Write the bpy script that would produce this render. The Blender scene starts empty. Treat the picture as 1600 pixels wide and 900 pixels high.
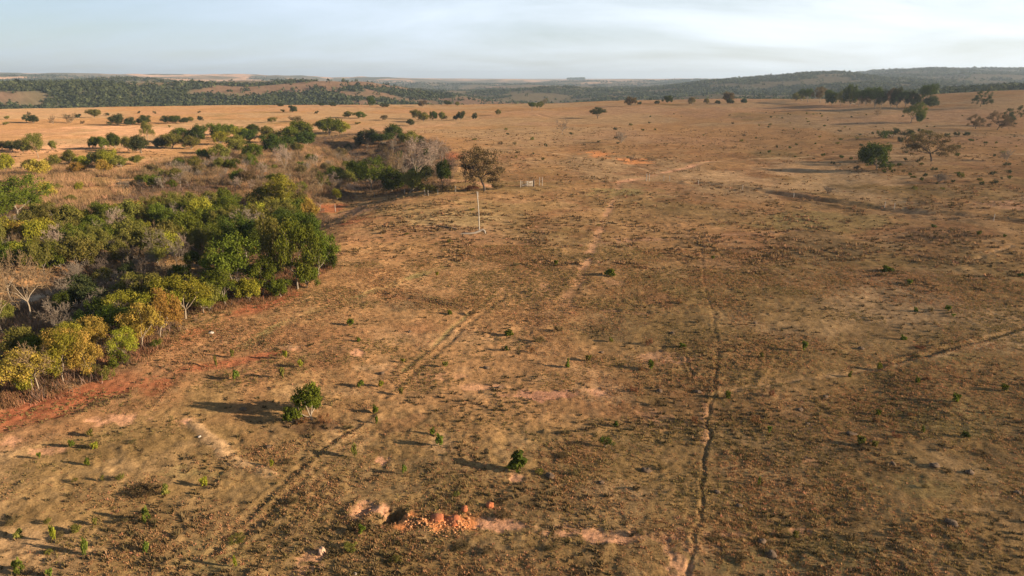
import bpy, math, random
import numpy as np
from mathutils import Vector

SC = bpy.context.scene
COL = SC.collection
RNG = np.random.default_rng(7)
random.seed(7)

HAZE, SKY, CLOUD, SUNE, EXPO = 9.5e-5, .05, 12.5, 5.0, 1.10
# ------------------------------------------------------------------ camera numbers
CAM_H = 30.0
PITCH = math.radians(17.1)
F = 1067.0                                   # focal length in pixels of the 1600 px wide photo
cp, sp = math.cos(PITCH), math.sin(PITCH)


def ray(px, py):
    u = (np.asarray(px, float) - 800) / F
    v = (np.asarray(py, float) - 450) / F
    return u, cp - v * sp, -sp - v * cp       # direction with camera-depth 1


def elev(py):
    """tangent of the elevation of picture row py at the centre column"""
    return -math.tan(PITCH + math.atan((py - 450) / F))


# ------------------------------------------------------------------ noise
def _hash(ix, iy, seed):
    h = (ix.astype(np.int64) * 374761393 + iy.astype(np.int64) * 668265263 + seed * 1442695041) & 0xFFFFFFFF
    h = ((h ^ (h >> 13)) * 1274126177) & 0xFFFFFFFF
    h = (h ^ (h >> 16)) & 0xFFFFFFFF
    return h.astype(np.float64) / 4294967295.0


def vnoise(x, y, seed=0):
    ix, iy = np.floor(x), np.floor(y)
    fx, fy = x - ix, y - iy
    fx = fx * fx * fx * (fx * (fx * 6 - 15) + 10)
    fy = fy * fy * fy * (fy * (fy * 6 - 15) + 10)
    a, b = _hash(ix, iy, seed), _hash(ix + 1, iy, seed)
    c, d = _hash(ix, iy + 1, seed), _hash(ix + 1, iy + 1, seed)
    return (a + (b - a) * fx) * (1 - fy) + (c + (d - c) * fx) * fy - 0.5


def fbm(x, y, scale, octs=4, seed=0, gain=0.5):
    """noise in about -0.5..0.5; scale is the size in metres of the largest bumps"""
    s, amp, tot = 0.0, 1.0, 0.0
    ca, sa = math.cos(0.6), math.sin(0.6)
    X, Y = x / scale, y / scale
    for o in range(octs):
        s = s + amp * vnoise(X, Y, seed + o * 17)
        tot += amp
        amp *= gain
        X, Y = (X * ca - Y * sa) * 2.03 + 5.1, (X * sa + Y * ca) * 2.03 + 1.7
    return s / tot * 1.5


def sstep(a, b, x):
    t = np.clip((x - a) / (b - a), 0, 1)
    return t * t * (3 - 2 * t)


# ------------------------------------------------------------------ the lie of the land
PXC = np.array([-400, 0, 200, 320, 450, 560, 700, 850, 1000, 1170, 1300, 1400, 1600, 2000], float)
AZC = np.arctan((PXC - 800) / F / (cp + 0.30 * sp))
# distance, then the ground height at each azimuth above
ROWS = [
    (20,   [0] * 14),
    (150,  [0, 0, 0, 0, 0, 0, 0, 0, 0, 0, 0, 0, .5, .5]),
    (230,  [0, 0, 0, 0, 0, 0, 0, 0, 0, 0, 0, 1, 2, 2]),
    (420,  [0, 0, 0, 0, 0, 0, 0, 1, 2, 2.5, 4, 5, 6, 7]),
    (760,  [3, 3.2, 3.2, 3, 3, 3, 2.5, 4, 7.5, 9, 10, 14, 19.5, 20]),
    (1000, [-14, -16, -16, -16, -16, -14, -16, -14, -8, -6, -4, 6, 16, 18]),
    (1500, [8, 10, 13, 15, 22, 19, -6, -14, -12, -8, 2, 0, 8, 8]),
    (1950, [-6, -6, 2, 10, 16, 0, -14, -12, -8, 10, 8, 6, 10, 10]),
    (2500, [6, 8, 10, 4, 0, -14, -18, -12, -6, 22, 40, 28, 16, 16]),
    (3100, [-4, -6, -6, -6, -8, -20, -24, -10, -14, -6, 14, 44, 40, 40]),
    (4200, [26, 24, 22, 10, 2, -10, -12, -6, 6, 16, 40, 78, 82, 78]),
    (6200, [54, 56, 58, 52, 42, 28, 12, 6, 14, 16, 20, 30, 40, 40]),
    (9500, [30, 30, 30, 34, 34, 36, 22, 10, 10, 12, 14, 20, 20, 20]),
    (15000, [14] * 14),
    (22000, [10] * 14),
]
RD = np.log(np.array([r[0] for r in ROWS], float))
RZ = np.array([r[1] for r in ROWS], float)


def gully(x, y):
    """depth factor of the dry stream bed that the thicket grows in"""
    pts = np.array([(-120, 40), (-92, 78), (-75, 112), (-58, 150), (-46, 200), (-52, 250), (-75, 330)], float)
    d = poly_dist(x, y, pts)
    return np.exp(-(d / 17.0) ** 2)


def poly_dist(x, y, pts):
    d = np.full(np.shape(x), 1e9)
    for a, b in zip(pts[:-1], pts[1:]):
        ab = b - a
        t = np.clip(((x - a[0]) * ab[0] + (y - a[1]) * ab[1]) / (ab @ ab), 0, 1)
        d = np.minimum(d, np.hypot(x - a[0] - t * ab[0], y - a[1] - t * ab[1]))
    return d


def land(x, y):
    """broad height of the land"""
    x = np.asarray(x, float); y = np.asarray(y, float)
    D = np.hypot(x, y)
    az = np.arctan2(x, y)
    az = np.clip(az, AZC[0], AZC[-1])
    ld = np.log(np.maximum(D, 20.0))
    k = np.clip(np.searchsorted(RD, ld, side='right') - 1, 0, len(RD) - 2)
    t = np.clip((ld - RD[k]) / (RD[k + 1] - RD[k]), 0, 1)
    t = t * t * (3 - 2 * t)
    ka = np.clip(np.searchsorted(AZC, az, side='right') - 1, 0, len(AZC) - 2)
    ta = np.clip((az - AZC[ka]) / (AZC[ka + 1] - AZC[ka]), 0, 1)
    ta = ta * ta * (3 - 2 * ta)
    z0 = RZ[k, ka] * (1 - ta) + RZ[k, ka + 1] * ta
    z1 = RZ[k + 1, ka] * (1 - ta) + RZ[k + 1, ka + 1] * ta
    z = z0 * (1 - t) + z1 * t
    far = sstep(850, 1500, D)
    z = z + far * (fbm(x, y, 420, 4, 3) * 32 + (0.5 - np.abs(fbm(x, y, 620, 3, 9))) * 14 - 6) * (1 - 0.75 * sstep(5000, 9000, D))
    mid = sstep(90, 260, D) * (1 - sstep(700, 1000, D))
    z = z + mid * fbm(x, y, 120, 2, 21) * 1.7
    z = z + (1 - sstep(300, 700, D)) * fbm(x, y, 34, 3, 33) * 0.7
    z = z - 5.0 * gully(x, y)
    return z


def pick(px, py):
    """points on the land seen at picture positions"""
    px = np.atleast_1d(np.asarray(px, float)); py = np.atleast_1d(np.asarray(py, float))
    dx, dy, dz = ray(px, py)
    ts = np.exp(np.linspace(math.log(20), math.log(16000), 900))
    P = ts[None, :]
    X, Y, Z = dx[:, None] * P, dy[:, None] * P, CAM_H + dz[:, None] * P
    below = Z < land(X, Y)
    i = np.argmax(below, axis=1)
    i = np.where(below.any(axis=1), np.maximum(i, 1), 899)
    lo, hi = ts[i - 1], ts[i]
    for _ in range(18):
        m = (lo + hi) / 2
        b = CAM_H + dz * m < land(dx * m, dy * m)
        hi = np.where(b, m, hi); lo = np.where(b, lo, m)
    t = (lo + hi) / 2
    return dx * t, dy * t, t                 # x, y and the depth along the camera axis


def pl(pts):
    a = np.array(pts, float)
    x, y, _ = pick(a[:, 0], a[:, 1])
    return np.stack([x, y], 1)


# ------------------------------------------------------------------ tracks and bare patches (picture positions -> places on the land)
# points, half width, depth of the rut, colour key, strength
TRACKS = [
    ([(1098, 380), (1100, 440), (1115, 490), (1121, 530), (1120, 575)], .22, .08, 'dark', .25),
    ([(1075, 560), (1082, 590), (1120, 575), (1118, 610), (1110, 650), (1108, 690), (1100, 722), (1096, 760), (1098, 810), (1080, 850), (1072, 900)], .16, .10, 'dark', .4),
    ([(1104, 632), (1101, 690)], .35, .0, 'palepink', .45),
    ([(590, 640), (540, 675), (495, 712), (430, 765), (380, 815), (330, 870)], .28, .10, 'dark', .38),
    ([(600, 652), (550, 690), (500, 728), (440, 778), (395, 825), (345, 880)], .32, .06, 'dark', .25),
    ([(790, 462), (740, 500), (690, 545), (650, 580), (600, 620)], .32, .09, 'dark', .35),
    ([(770, 462), (720, 500), (672, 545), (630, 580)], .32, .07, 'green', .7),
    ([(690, 418), (610, 445), (520, 478), (430, 510), (380, 540)], .9, .05, 'green', .8),
    ([(968, 285), (955, 320), (935, 360), (918, 405), (905, 440), (880, 478)], .8, .08, 'palepink', .6),
    ([(1600, 512), (1540, 530), (1470, 548), (1400, 566)], .35, .28, 'dark', .45),
    ([(1600, 520), (1540, 538), (1470, 556), (1400, 572)], .5, .0, 'pale', .6),
    ([(1380, 572), (1290, 588), (1200, 600), (1130, 612)], .4, .12, 'pale', .5),
    ([(1580, 385), (1540, 398), (1510, 415)], .5, .15, 'pale', .6),
    ([(295, 655), (330, 690), (370, 720), (420, 742)], .6, -.12, 'pale', .7),
    ([(965, 285), (1010, 278), (1060, 265), (1108, 252)], 1.4, .1, 'palepink', .95),
    ([(1090, 254), (1180, 248), (1300, 243), (1420, 243), (1600, 240)], 1.3, .08, 'pale', .9),
    ([(850, 236), (920, 250), (1000, 262), (1030, 272)], 1.0, .1, 'pale', .7),
    ([(1090, 287), (1160, 294), (1240, 306), (1330, 320), (1450, 334), (1600, 348)], 1.6, .75, 'dry', .4),
    ([(1120, 270), (1200, 285), (1300, 300), (1420, 322), (1600, 336)], 5.5, .2, 'pale', .55),
    ([(640, 200), (700, 194), (745, 186), (752, 182), (700, 176)], 2.2, .3, 'palered', .6),
    ([(840, 178), (860, 184), (920, 186), (960, 184)], 1.6, .3, 'palered', .5),
    ([(0, 658), (80, 632), (160, 606), (235, 578), (290, 545), (340, 512), (390, 490), (440, 462)], 2.3, .15, 'red', .95),
    ([(235, 612), (270, 585), (330, 570), (430, 552)], 1.1, .12, 'red', .85),
    ([(0, 670), (110, 640), (190, 612)], 1.0, .15, 'red', .8),
    ([(500, 318), (560, 316), (660, 298), (720, 292), (830, 290), (1000, 284), (1090, 287)], 1.2, .0, 'redbrown', .5),
    ([(690, 262), (706, 246), (722, 240)], 3.0, .4, 'red', .8),
    ([(770, 292), (740, 284), (690, 282)], 1.4, .0, 'palepink', .8),
    ([(0, 480), (90, 455), (180, 440), (300, 430)], 1.6, .3, 'grey', .9),
    ([(575, 458), (640, 466), (690, 478), (715, 484)], .7, .25, 'redbrown', .75),
    ([(890, 480), (950, 486), (1010, 490)], .55, .18, 'palered', .85),
    ([(930, 378), (990, 376), (1040, 372), (1110, 368), (1200, 364), (1250, 358)], 1.0, .08, 'palered', .75),
]
# px, py, half width px, half height px, colour, strength
PATCHES = [
    (570, 798, 30, 16, 'palepink', 1), (672, 815, 70, 17, 'orange', 1), (730, 815, 30, 12, 'orange', .7), (790, 822, 66, 13, 'palepink', 1), (880, 830, 66, 13, 'palepink', .9),
    (970, 837, 66, 11, 'palepink', .9), (1045, 838, 28, 10, 'palepink', .8), (1058, 872, 22, 26, 'palepink', .7), (860, 614, 74, 10, 'pink', .95),
    (600, 719, 14, 8, 'palepink', 1), (488, 868, 22, 12, 'palepink', .7), (480, 890, 30, 10, 'palepink', .6), (502, 860, 8, 6, 'palepink', 1), (1135, 836, 38, 5, 'palepink', .8),
    (1252, 829, 20, 5, 'palepink', .8), (1510, 795, 34, 6, 'pale', .7), (1560, 775, 30, 6, 'pale', .6), (985, 375, 50, 7, 'palered', .7),
    (560, 552, 12, 6, 'palepink', .9), (185, 655, 40, 10, 'palepink', .85), (290, 658, 14, 6, 'palepink', .9), (70, 705, 30, 8, 'palepink', .7),
    (20, 690, 20, 6, 'palepink', .7), (808, 745, 10, 10, 'palepink', .9), (690, 695, 26, 16, 'pale', .5), (1265, 720, 18, 8, 'palepink', .5), (1040, 560, 40, 10, 'palepink', .6),
    (640, 470, 70, 16, 'dark', .75), (950, 520, 40, 16, 'dark', .5), (1030, 465, 40, 14, 'redbrown', .5), (850, 500, 26, 14, 'palered', .5), (855, 450, 14, 8, 'palepink', .6),
    (1290, 385, 90, 24, 'dark', .6), (1300, 440, 80, 20, 'dark', .4), (1240, 520, 60, 14, 'dark', .4), (1300, 700, 60, 16, 'dark', .6), (1560, 712, 40, 12, 'dark', .6),
    (1290, 790, 60, 10, 'dark', .6), (1190, 805, 60, 10, 'dark', .45), (1350, 800, 70, 16, 'dark', .4), (760, 860, 50, 18, 'dark', .6), (900, 700, 50, 30, 'redbrown', .3),
    (560, 330, 44, 12, 'palered', .9), (560, 342, 24, 6, 'red', .7), (520, 325, 30, 8, 'red', .8), (325, 307, 30, 7, 'red', .9), (360, 296, 24, 6, 'redbrown', .9), (935, 240, 26, 5, 'orange', .9), (990, 252, 24, 5, 'orange', .8),
    (705, 244, 16, 7, 'red', .7), (630, 660, 40, 20, 'redbrown', .35), (450, 665, 50, 14, 'dark', .3), (490, 668, 40, 12, 'leaf', .8), (240, 600, 30, 12, 'red', .7),
    (130, 620, 60, 14, 'leaf', .6), (1570, 320, 40, 9, 'palepink', .6), (1250, 262, 90, 16, 'pale', .5), (1330, 280, 100, 14, 'pale', .55), (1130, 275, 60, 12, 'pale', .4),
    (980, 300, 60, 8, 'green', .6), (1300, 350, 130, 16, 'green', .45), (700, 330, 200, 20, 'green', .3), (1100, 860, 30, 16, 'palepink', .4), (1360, 690, 40, 10, 'redbrown', .3),
    (60, 840, 60, 24, 'pale', .4), (350, 860, 90, 30, 'green', .4), (1450, 640, 120, 40, 'green', .4), (1250, 870, 200, 24, 'green', .35), (100, 260, 120, 12, 'pale', .4), (240, 205, 200, 10, 'palepink', .5), (100, 232, 160, 7, 'palepink', .5),
    (1150, 415, 70, 16, 'palered', .35), (1220, 440, 40, 8, 'palered', .3), (960, 440, 14, 5, 'palepink', .4), (690, 590, 40, 8, 'palepink', .4), (760, 605, 60, 5, 'palepink', .55), (590, 575, 40, 6, 'pale', .5),
    (940, 610, 60, 18, 'pale', .3), (1020, 650, 30, 12, 'palepink', .35), (730, 520, 40, 10, 'pale', .4), (300, 740, 60, 12, 'green', .4), (570, 500, 30, 10, 'dark', .35), (445, 545, 40, 6, 'palepink', .5), (455, 540, 20, 5, 'pale', .6),
    (1420, 800, 260, 80, 'olive', .6), (1350, 590, 260, 80, 'olive', .5), (1000, 800, 160, 50, 'olive', .4), (250, 800, 220, 60, 'olive', .5),
    (120, 775, 80, 10, 'dark', .35), (250, 755, 60, 8, 'dark', .45), (960, 765, 70, 14, 'pale', .3), (1430, 760, 70, 20, 'green', .35), (1480, 560, 70, 10, 'green', .3),
]
PAL = {
    'dry': (.372, .198, .086), 'straw': (.375, .228, .114), 'olive': (.262, .158, .064), 'green': (.25, .195, .075), 'dark': (.165, .108, .055),
    'redbrown': (.25, .108, .052), 'red': (.31, .100, .046), 'palered': (.40, .212, .113), 'pink': (.49, .235, .135), 'palepink': (.56, .285, .155),
    'pale': (.50, .305, .155), 'orange': (.60, .235, .085), 'grey': (.42, .32, .22), 'leaf': (.125, .070, .038), 'wood': (.085, .078, .045), 'hill': (.13, .098, .054), 'farfield': (.42, .25, .15),
}
PAL = {k: np.array(v) for k, v in PAL.items()}
TRK = [(pl(p), w, d, c, s) for p, w, d, c, s in TRACKS]
_pa = np.array([(p[0], p[1]) for p in PATCHES], float)
_px, _py, _pt = pick(_pa[:, 0], _pa[:, 1])
_, _py2, _ = pick(_pa[:, 0], _pa[:, 1] - np.array([p[3] for p in PATCHES]))
_, _py1, _ = pick(_pa[:, 0], _pa[:, 1] + np.array([p[3] for p in PATCHES]))
PAT = [(_px[i], _py[i], p[2] / F * _pt[i], max(.25, abs(_py2[i] - _py1[i]) / 2), p[4], p[5]) for i, p in enumerate(PATCHES)]

# clay pit: hole and heaps
_hx, _hy, _ht = pick([617, 570, 684, 711, 705, 770, 690, 640], [808, 798, 812, 814, 800, 790, 824, 818])
# smooth thicket mask: where bushes stand the ground is littered
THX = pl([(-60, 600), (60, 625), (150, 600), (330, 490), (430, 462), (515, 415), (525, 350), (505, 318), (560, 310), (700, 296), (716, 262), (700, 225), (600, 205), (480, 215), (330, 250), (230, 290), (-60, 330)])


def inside(x, y, poly):
    c = np.zeros(np.shape(x), bool)
    n = len(poly)
    for i in range(n):
        (x1, y1), (x2, y2) = poly[i], poly[(i + 1) % n]
        if y1 == y2:
            continue
        c ^= ((y1 > y) != (y2 > y)) & (x < (x2 - x1) * (y - y1) / (y2 - y1) + x1)
    return c


def woods(x, y):
    """0..1 cover of the woods on the far hills"""
    D = np.hypot(x, y)
    az = np.degrees(np.arctan2(x, y))
    n = fbm(x, y, 260, 4, 51) + .55 * fbm(x, y, 80, 3, 57)
    bias = np.interp(az, [-45, -34, -28, -24, -18, -8, 0, 10, 18, 25, 34, 45], [.30, .26, .02, -.04, .06, .12, .03, .02, .10, .18, .14, .14])
    bias = bias - .02 - .22 * sstep(4400, 5600, D) - .15 * sstep(-12, -24, az) * sstep(1500, 1900, D) * (1 - sstep(2300, 2600, D))
    return sstep(-.02, .08, n + bias) * sstep(880, 1010, D)


def ground(x, y):
    """height and colour of the ground sheet"""
    x = np.asarray(x, float); y = np.asarray(y, float)
    D = np.hypot(x, y)
    z = land(x, y)
    near = 1 - sstep(220, 420, D)
    # hummocks left by grazing and termites
    hum = np.maximum(fbm(x, y, 1.5, 3, 71, .6), 0)
    n2 = fbm(x, y, 9, 3, 75)
    dz = near * (hum * .17 * (1 + .8 * np.clip(n2 * 3, -1, 1)) + fbm(x, y, 6, 3, 77) * .18 + fbm(x, y, .55, 2, 79) * .09)
    dz = dz + sstep(150, 300, D) * (1 - sstep(700, 1000, D)) * fbm(x, y, 14, 3, 81) * .5
    # colour
    m = fbm(x, y, 60, 4, 101)[..., None]
    g = sstep(-.22, .22, fbm(x, y, 34, 4, 105) + .25 * (1 - sstep(60, 140, D)) - .32 * sstep(190, 300, D))[..., None]
    c = PAL['dry'] * (1 - g) + PAL['olive'] * g
    s_ = (sstep(.02, .3, fbm(x, y, 48, 4, 111) + .22 * sstep(230, 420, D)) * .85)[..., None]
    c = c * (1 - s_) + PAL['straw'] * s_
    rr = (sstep(.06, .28, fbm(x, y, 15, 4, 117)) * .48 * near)[..., None]
    c = c * (1 - rr) + PAL['redbrown'] * rr
    pp = (sstep(.16, .32, fbm(x, y, 7, 4, 119)) * .25 * near)[..., None]
    c = c * (1 - pp) + PAL['pale'] * pp
    pk = (sstep(.10, .32, fbm(x, y, 70, 4, 127)) * .5 * sstep(180, 400, D) * (1 - sstep(900, 1200, D)))[..., None]
    c = c * (1 - pk) + PAL['palered'] * pk
    # clumps of old dark grass
    dk = (sstep(.10, .26, fbm(x, y, 1.3, 3, 131, .6) + .35 * fbm(x, y, 11, 3, 133)) * .45 * near)[..., None]
    c = c * (1 - dk) + PAL['dark'] * dk
    c = c * (1 - .11 * sstep(150, 330, D))[..., None]
    # thicket floor
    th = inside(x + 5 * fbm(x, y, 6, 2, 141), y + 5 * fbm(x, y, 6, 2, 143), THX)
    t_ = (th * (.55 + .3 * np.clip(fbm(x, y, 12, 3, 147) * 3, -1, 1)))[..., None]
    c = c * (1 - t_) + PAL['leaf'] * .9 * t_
    for p in PAT:
        r = 1.8
        mk = np.where((np.abs(x - p[0]) < p[2] * r + .5) & (np.abs(y - p[1]) < p[3] * r + .5))
        if mk[0].size == 0:
            continue
        xs, ys = x[mk], y[mk]
        sz = min(max(p[2], p[3]), 30)
        q = np.hypot((xs - p[0]) / p[2], (ys - p[1]) / p[3]) + fbm(xs, ys, max(.5, sz * .5), 4, 151, .65) * 1.5
        w = ((1 - sstep(.55, 1.05, q)) * p[5])[..., None]
        c[mk] = c[mk] * (1 - w) + PAL[p[4]] * w
        if p[4] in ('palepink', 'pink', 'pale', 'orange'):
            dz[mk] -= (w[..., 0]) * .07
    for P, wd, dp, ck, st in TRK:
        lo, hi = P.min(0) - wd * 3 - 2, P.max(0) + wd * 3 + 2
        mk = np.where((x > lo[0]) & (x < hi[0]) & (y > lo[1]) & (y < hi[1]))
        if mk[0].size == 0:
            continue
        xs, ys = x[mk], y[mk]
        wob = max(.25, wd * .5)
        d = poly_dist(xs + fbm(xs, ys, wob * 8, 3, 161) * wob * 2.2, ys + fbm(xs, ys, wob * 8, 3, 163) * wob * 2.2, P)
        brk = np.clip(.75 + fbm(xs, ys, max(2.5, wd * 5), 3, 167) * 1.8, 0, 1)
        w = ((1 - sstep(.55, 1.35, d / wd)) * st * brk)[..., None]
        c[mk] = c[mk] * (1 - w) + PAL[ck] * w
        dz[mk] -= dp * np.exp(-(d / (wd * 1.0)) ** 2) * (.35 + .65 * brk) - dp * .35 * np.exp(-((d - wd * 2.0) / (wd * .7)) ** 2)
    # clay pit
    mk = np.where((np.abs(x - _hx[0]) < 9) & (np.abs(y - _hy[0]) < 5))
    if mk[0].size:
        xs, ys = x[mk], y[mk]
        q = np.hypot((xs - _hx[0]) / .85, (ys - _hy[0]) / 1.2) + fbm(xs, ys, .9, 3, 173, .6) * .9
        dz[mk] -= .75 * (1 - sstep(.45, 1.05, q))
        q = np.hypot((xs - _hx[0] + .5) / 1.3, (ys - _hy[0]) / 1.6)
        dz[mk] += .10 * np.exp(-(q - 1) ** 2 * 8)
        for kx, ky, kr, kh in ((_hx[6] - .6, _hy[6] + .3, 1.7, .22), (_hx[6] - 1.6, _hy[6] + .4, 1.0, .22), (_hx[6] + 1.1, _hy[6] + .4, 1.1, .18)):
            q = np.hypot(xs - kx, (ys - ky) * 1.6) / kr
            dz[mk] += kh * (1 - sstep(0, 1, q)) * (1 + .7 * fbm(xs, ys, .45, 3, 171, .7)) + .0
        q = np.hypot((xs - _hx[1]) / 1.1, (ys - _hy[1]) / 1.1)
        dz[mk] += .14 * np.exp(-(q - 1) ** 2 * 9) - .16 * (1 - sstep(.1, .5, q))
    # far hills
    far = sstep(860, 1020, D)[..., None]
    hw = woods(x, y)[..., None]
    fld = sstep(.0, .12, fbm(x, y, 520, 3, 181) - .06 + .3 * sstep(4500, 6500, D))[..., None]
    ff = (.40 + .60 * sstep(2600, 4500, D))[..., None]
    hc = PAL['hill'] * (1 - fld) + PAL['farfield'] * ff * fld
    hc = hc * (1 - hw) + PAL['wood'] * hw
    c = c * (1 - far) + hc * far
    c = c * (1 + .5 * fbm(x, y, 3.0, 4, 191, .6))[..., None]
    return z + dz, np.clip(c, .01, .9)


def gz(x, y):
    return float(ground(np.array([x]), np.array([y]))[0][0])


# ------------------------------------------------------------------ mesh helpers
def mesh_from(name, V, polys, tint=None, smooth=False):
    """V (n,3); polys: list of (m,k) index arrays"""
    me = bpy.data.meshes.new(name)
    V = np.asarray(V, np.float32)
    me.vertices.add(len(V)); me.vertices.foreach_set('co', V.ravel())
    li = np.concatenate([p.ravel() for p in polys]).astype(np.int32)
    tot = np.concatenate([np.full(len(p), p.shape[1]) for p in polys]).astype(np.int32)
    me.loops.add(len(li)); me.loops.foreach_set('vertex_index', li)
    me.polygons.add(len(tot))
    st = np.concatenate([[0], np.cumsum(tot)[:-1]]).astype(np.int32)
    me.polygons.foreach_set('loop_start', st)
    me.polygons.foreach_set('loop_total', tot)
    if smooth:
        me.polygons.foreach_set('use_smooth', np.ones(len(tot), bool))
    if tint is not None:
        tint = np.asarray(tint, np.float32)
        if tint.ndim == 1:
            a = me.attributes.new('tint', 'FLOAT', 'POINT'); a.data.foreach_set('value', tint)
        else:
            a = me.attributes.new('Col', 'FLOAT_COLOR', 'POINT')
            a.data.foreach_set('color', np.concatenate([tint, np.ones((len(tint), 1), np.float32)], 1).ravel())
    me.update(calc_edges=True)
    return me


def link(name, me, mat, parent=None):
    o = bpy.data.objects.new(name, me)
    COL.objects.link(o)
    if mat is not None and not me.materials:
        me.materials.append(mat)
    if parent is not None:
        o.parent = parent
    return o


def tag(o, label, cat, group=None, kind=None):
    if label: o['label'] = label
    if cat: o['category'] = cat
    if group: o['group'] = group
    if kind: o['kind'] = kind


def empty(name):
    o = bpy.data.objects.new(name, None)
    o.empty_display_size = .3
    COL.objects.link(o)
    return o


class MB:
    def __init__(s): s.V, s.F, s.T, s.n = [], {}, [], 0

    def add(s, V, F, t=1.0):
        V = np.asarray(V, float); F = np.asarray(F, int)
        s.V.append(V); s.F.setdefault(F.shape[1], []).append(F + s.n)
        s.T.append(np.full(len(V), t) if np.isscalar(t) else np.asarray(t)); s.n += len(V)

    def tube(s, pts, rad, sides=5, t=1.0):
        pts = np.asarray(pts, float); rad = np.asarray(rad, float)
        k = len(pts)
        d = np.gradient(pts, axis=0)
        d /= np.linalg.norm(d, axis=1)[:, None] + 1e-9
        ref = np.array([.31, .95, .05]) if abs(d[0][2]) > .7 else np.array([.05, .1, .99])
        a = np.cross(d, ref); a /= np.linalg.norm(a, axis=1)[:, None] + 1e-9
        b = np.cross(d, a)
        th = np.arange(sides) * 2 * math.pi / sides
        V = pts[:, None, :] + rad[:, None, None] * (a[:, None, :] * np.cos(th)[None, :, None] + b[:, None, :] * np.sin(th)[None, :, None])
        i, j = np.meshgrid(np.arange(k - 1), np.arange(sides), indexing='ij')
        q = np.stack([i * sides + j, i * sides + (j + 1) % sides, (i + 1) * sides + (j + 1) % sides, (i + 1) * sides + j], -1).reshape(-1, 4)
        s.add(V.reshape(-1, 3), q, t)
        s.F.setdefault(sides, []).append(np.array([[(k - 1) * sides + x for x in range(sides)]]) + s.n - k * sides)

    def box(s, c, h, t=1.0, rz=0):
        c = np.asarray(c, float); h = np.asarray(h, float)
        v = np.array([(x, y, z) for x in (-1, 1) for y in (-1, 1) for z in (-1, 1)], float) * h
        if rz:
            ca, sa = math.cos(rz), math.sin(rz)
            v = np.stack([v[:, 0] * ca - v[:, 1] * sa, v[:, 0] * sa + v[:, 1] * ca, v[:, 2]], 1)
        s.add(v + c, [(0, 1, 3, 2), (4, 6, 7, 5), (0, 4, 5, 1), (2, 3, 7, 6), (0, 2, 6, 4), (1, 5, 7, 3)], t)

    def mesh(s, name, smooth=False):
        return mesh_from(name, np.concatenate(s.V), [np.concatenate(f) for f in s.F.values()], np.concatenate(s.T), smooth)


# ------------------------------------------------------------------ materials
def new_mat(name):
    m = bpy.data.materials.new(name); m.use_nodes = True
    nt = m.node_tree; nt.nodes.clear()
    out = nt.nodes.new('ShaderNodeOutputMaterial')
    return m, nt, out


def math_node(nt, op, a, b=None):
    n = nt.nodes.new('ShaderNodeMath'); n.operation = op
    for i, v in enumerate((a, b)):
        if v is None: continue
        if isinstance(v, (int, float)): n.inputs[i].default_value = v
        else: nt.links.new(v, n.inputs[i])
    return n.outputs[0]


def leaf_mat(name, rgb, trans=.24, spread=.35, hue=.03):
    m, nt, out = new_mat(name)
    at = nt.nodes.new('ShaderNodeAttribute'); at.attribute_name = 'tint'
    oi = nt.nodes.new('ShaderNodeObjectInfo')
    hsv = nt.nodes.new('ShaderNodeHueSaturation')
    hsv.inputs['Color'].default_value = (*rgb, 1)
    nt.links.new(math_node(nt, 'ADD', math_node(nt, 'MULTIPLY', math_node(nt, 'SUBTRACT', oi.outputs['Random'], .5), hue), math_node(nt, 'ADD', math_node(nt, 'MULTIPLY', math_node(nt, 'SUBTRACT', at.outputs['Fac'], 1.0), -.035), .5)), hsv.inputs['Hue'])
    v = math_node(nt, 'MULTIPLY', at.outputs['Fac'], math_node(nt, 'ADD', math_node(nt, 'MULTIPLY', oi.outputs['Random'], spread), 1 - spread / 2))
    nt.links.new(v, hsv.inputs['Value'])
    d = nt.nodes.new('ShaderNodeBsdfDiffuse'); t = nt.nodes.new('ShaderNodeBsdfTranslucent'); mx = nt.nodes.new('ShaderNodeMixShader')
    nt.links.new(hsv.outputs[0], d.inputs[0]); nt.links.new(hsv.outputs[0], t.inputs[0])
    mx.inputs[0].default_value = trans
    nt.links.new(d.outputs[0], mx.inputs[1]); nt.links.new(t.outputs[0], mx.inputs[2]); nt.links.new(mx.outputs[0], out.inputs[0])
    return m


def bark_mat(name, rgb, dark=.55, scale=6.0):
    m, nt, out = new_mat(name)
    tc = nt.nodes.new('ShaderNodeTexCoord')
    no = nt.nodes.new('ShaderNodeTexNoise'); no.inputs['Scale'].default_value = scale; no.inputs['Detail'].default_value = 4
    nt.links.new(tc.outputs['Object'], no.inputs['Vector'])
    cr = nt.nodes.new('ShaderNodeValToRGB')
    cr.color_ramp.elements[0].position = .3; cr.color_ramp.elements[1].position = .7
    cr.color_ramp.elements[0].color = (*[c * dark for c in rgb], 1); cr.color_ramp.elements[1].color = (*rgb, 1)
    nt.links.new(no.outputs[0], cr.inputs[0])
    d = nt.nodes.new('ShaderNodeBsdfDiffuse'); nt.links.new(cr.outputs[0], d.inputs[0]); nt.links.new(d.outputs[0], out.inputs[0])
    return m


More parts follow.
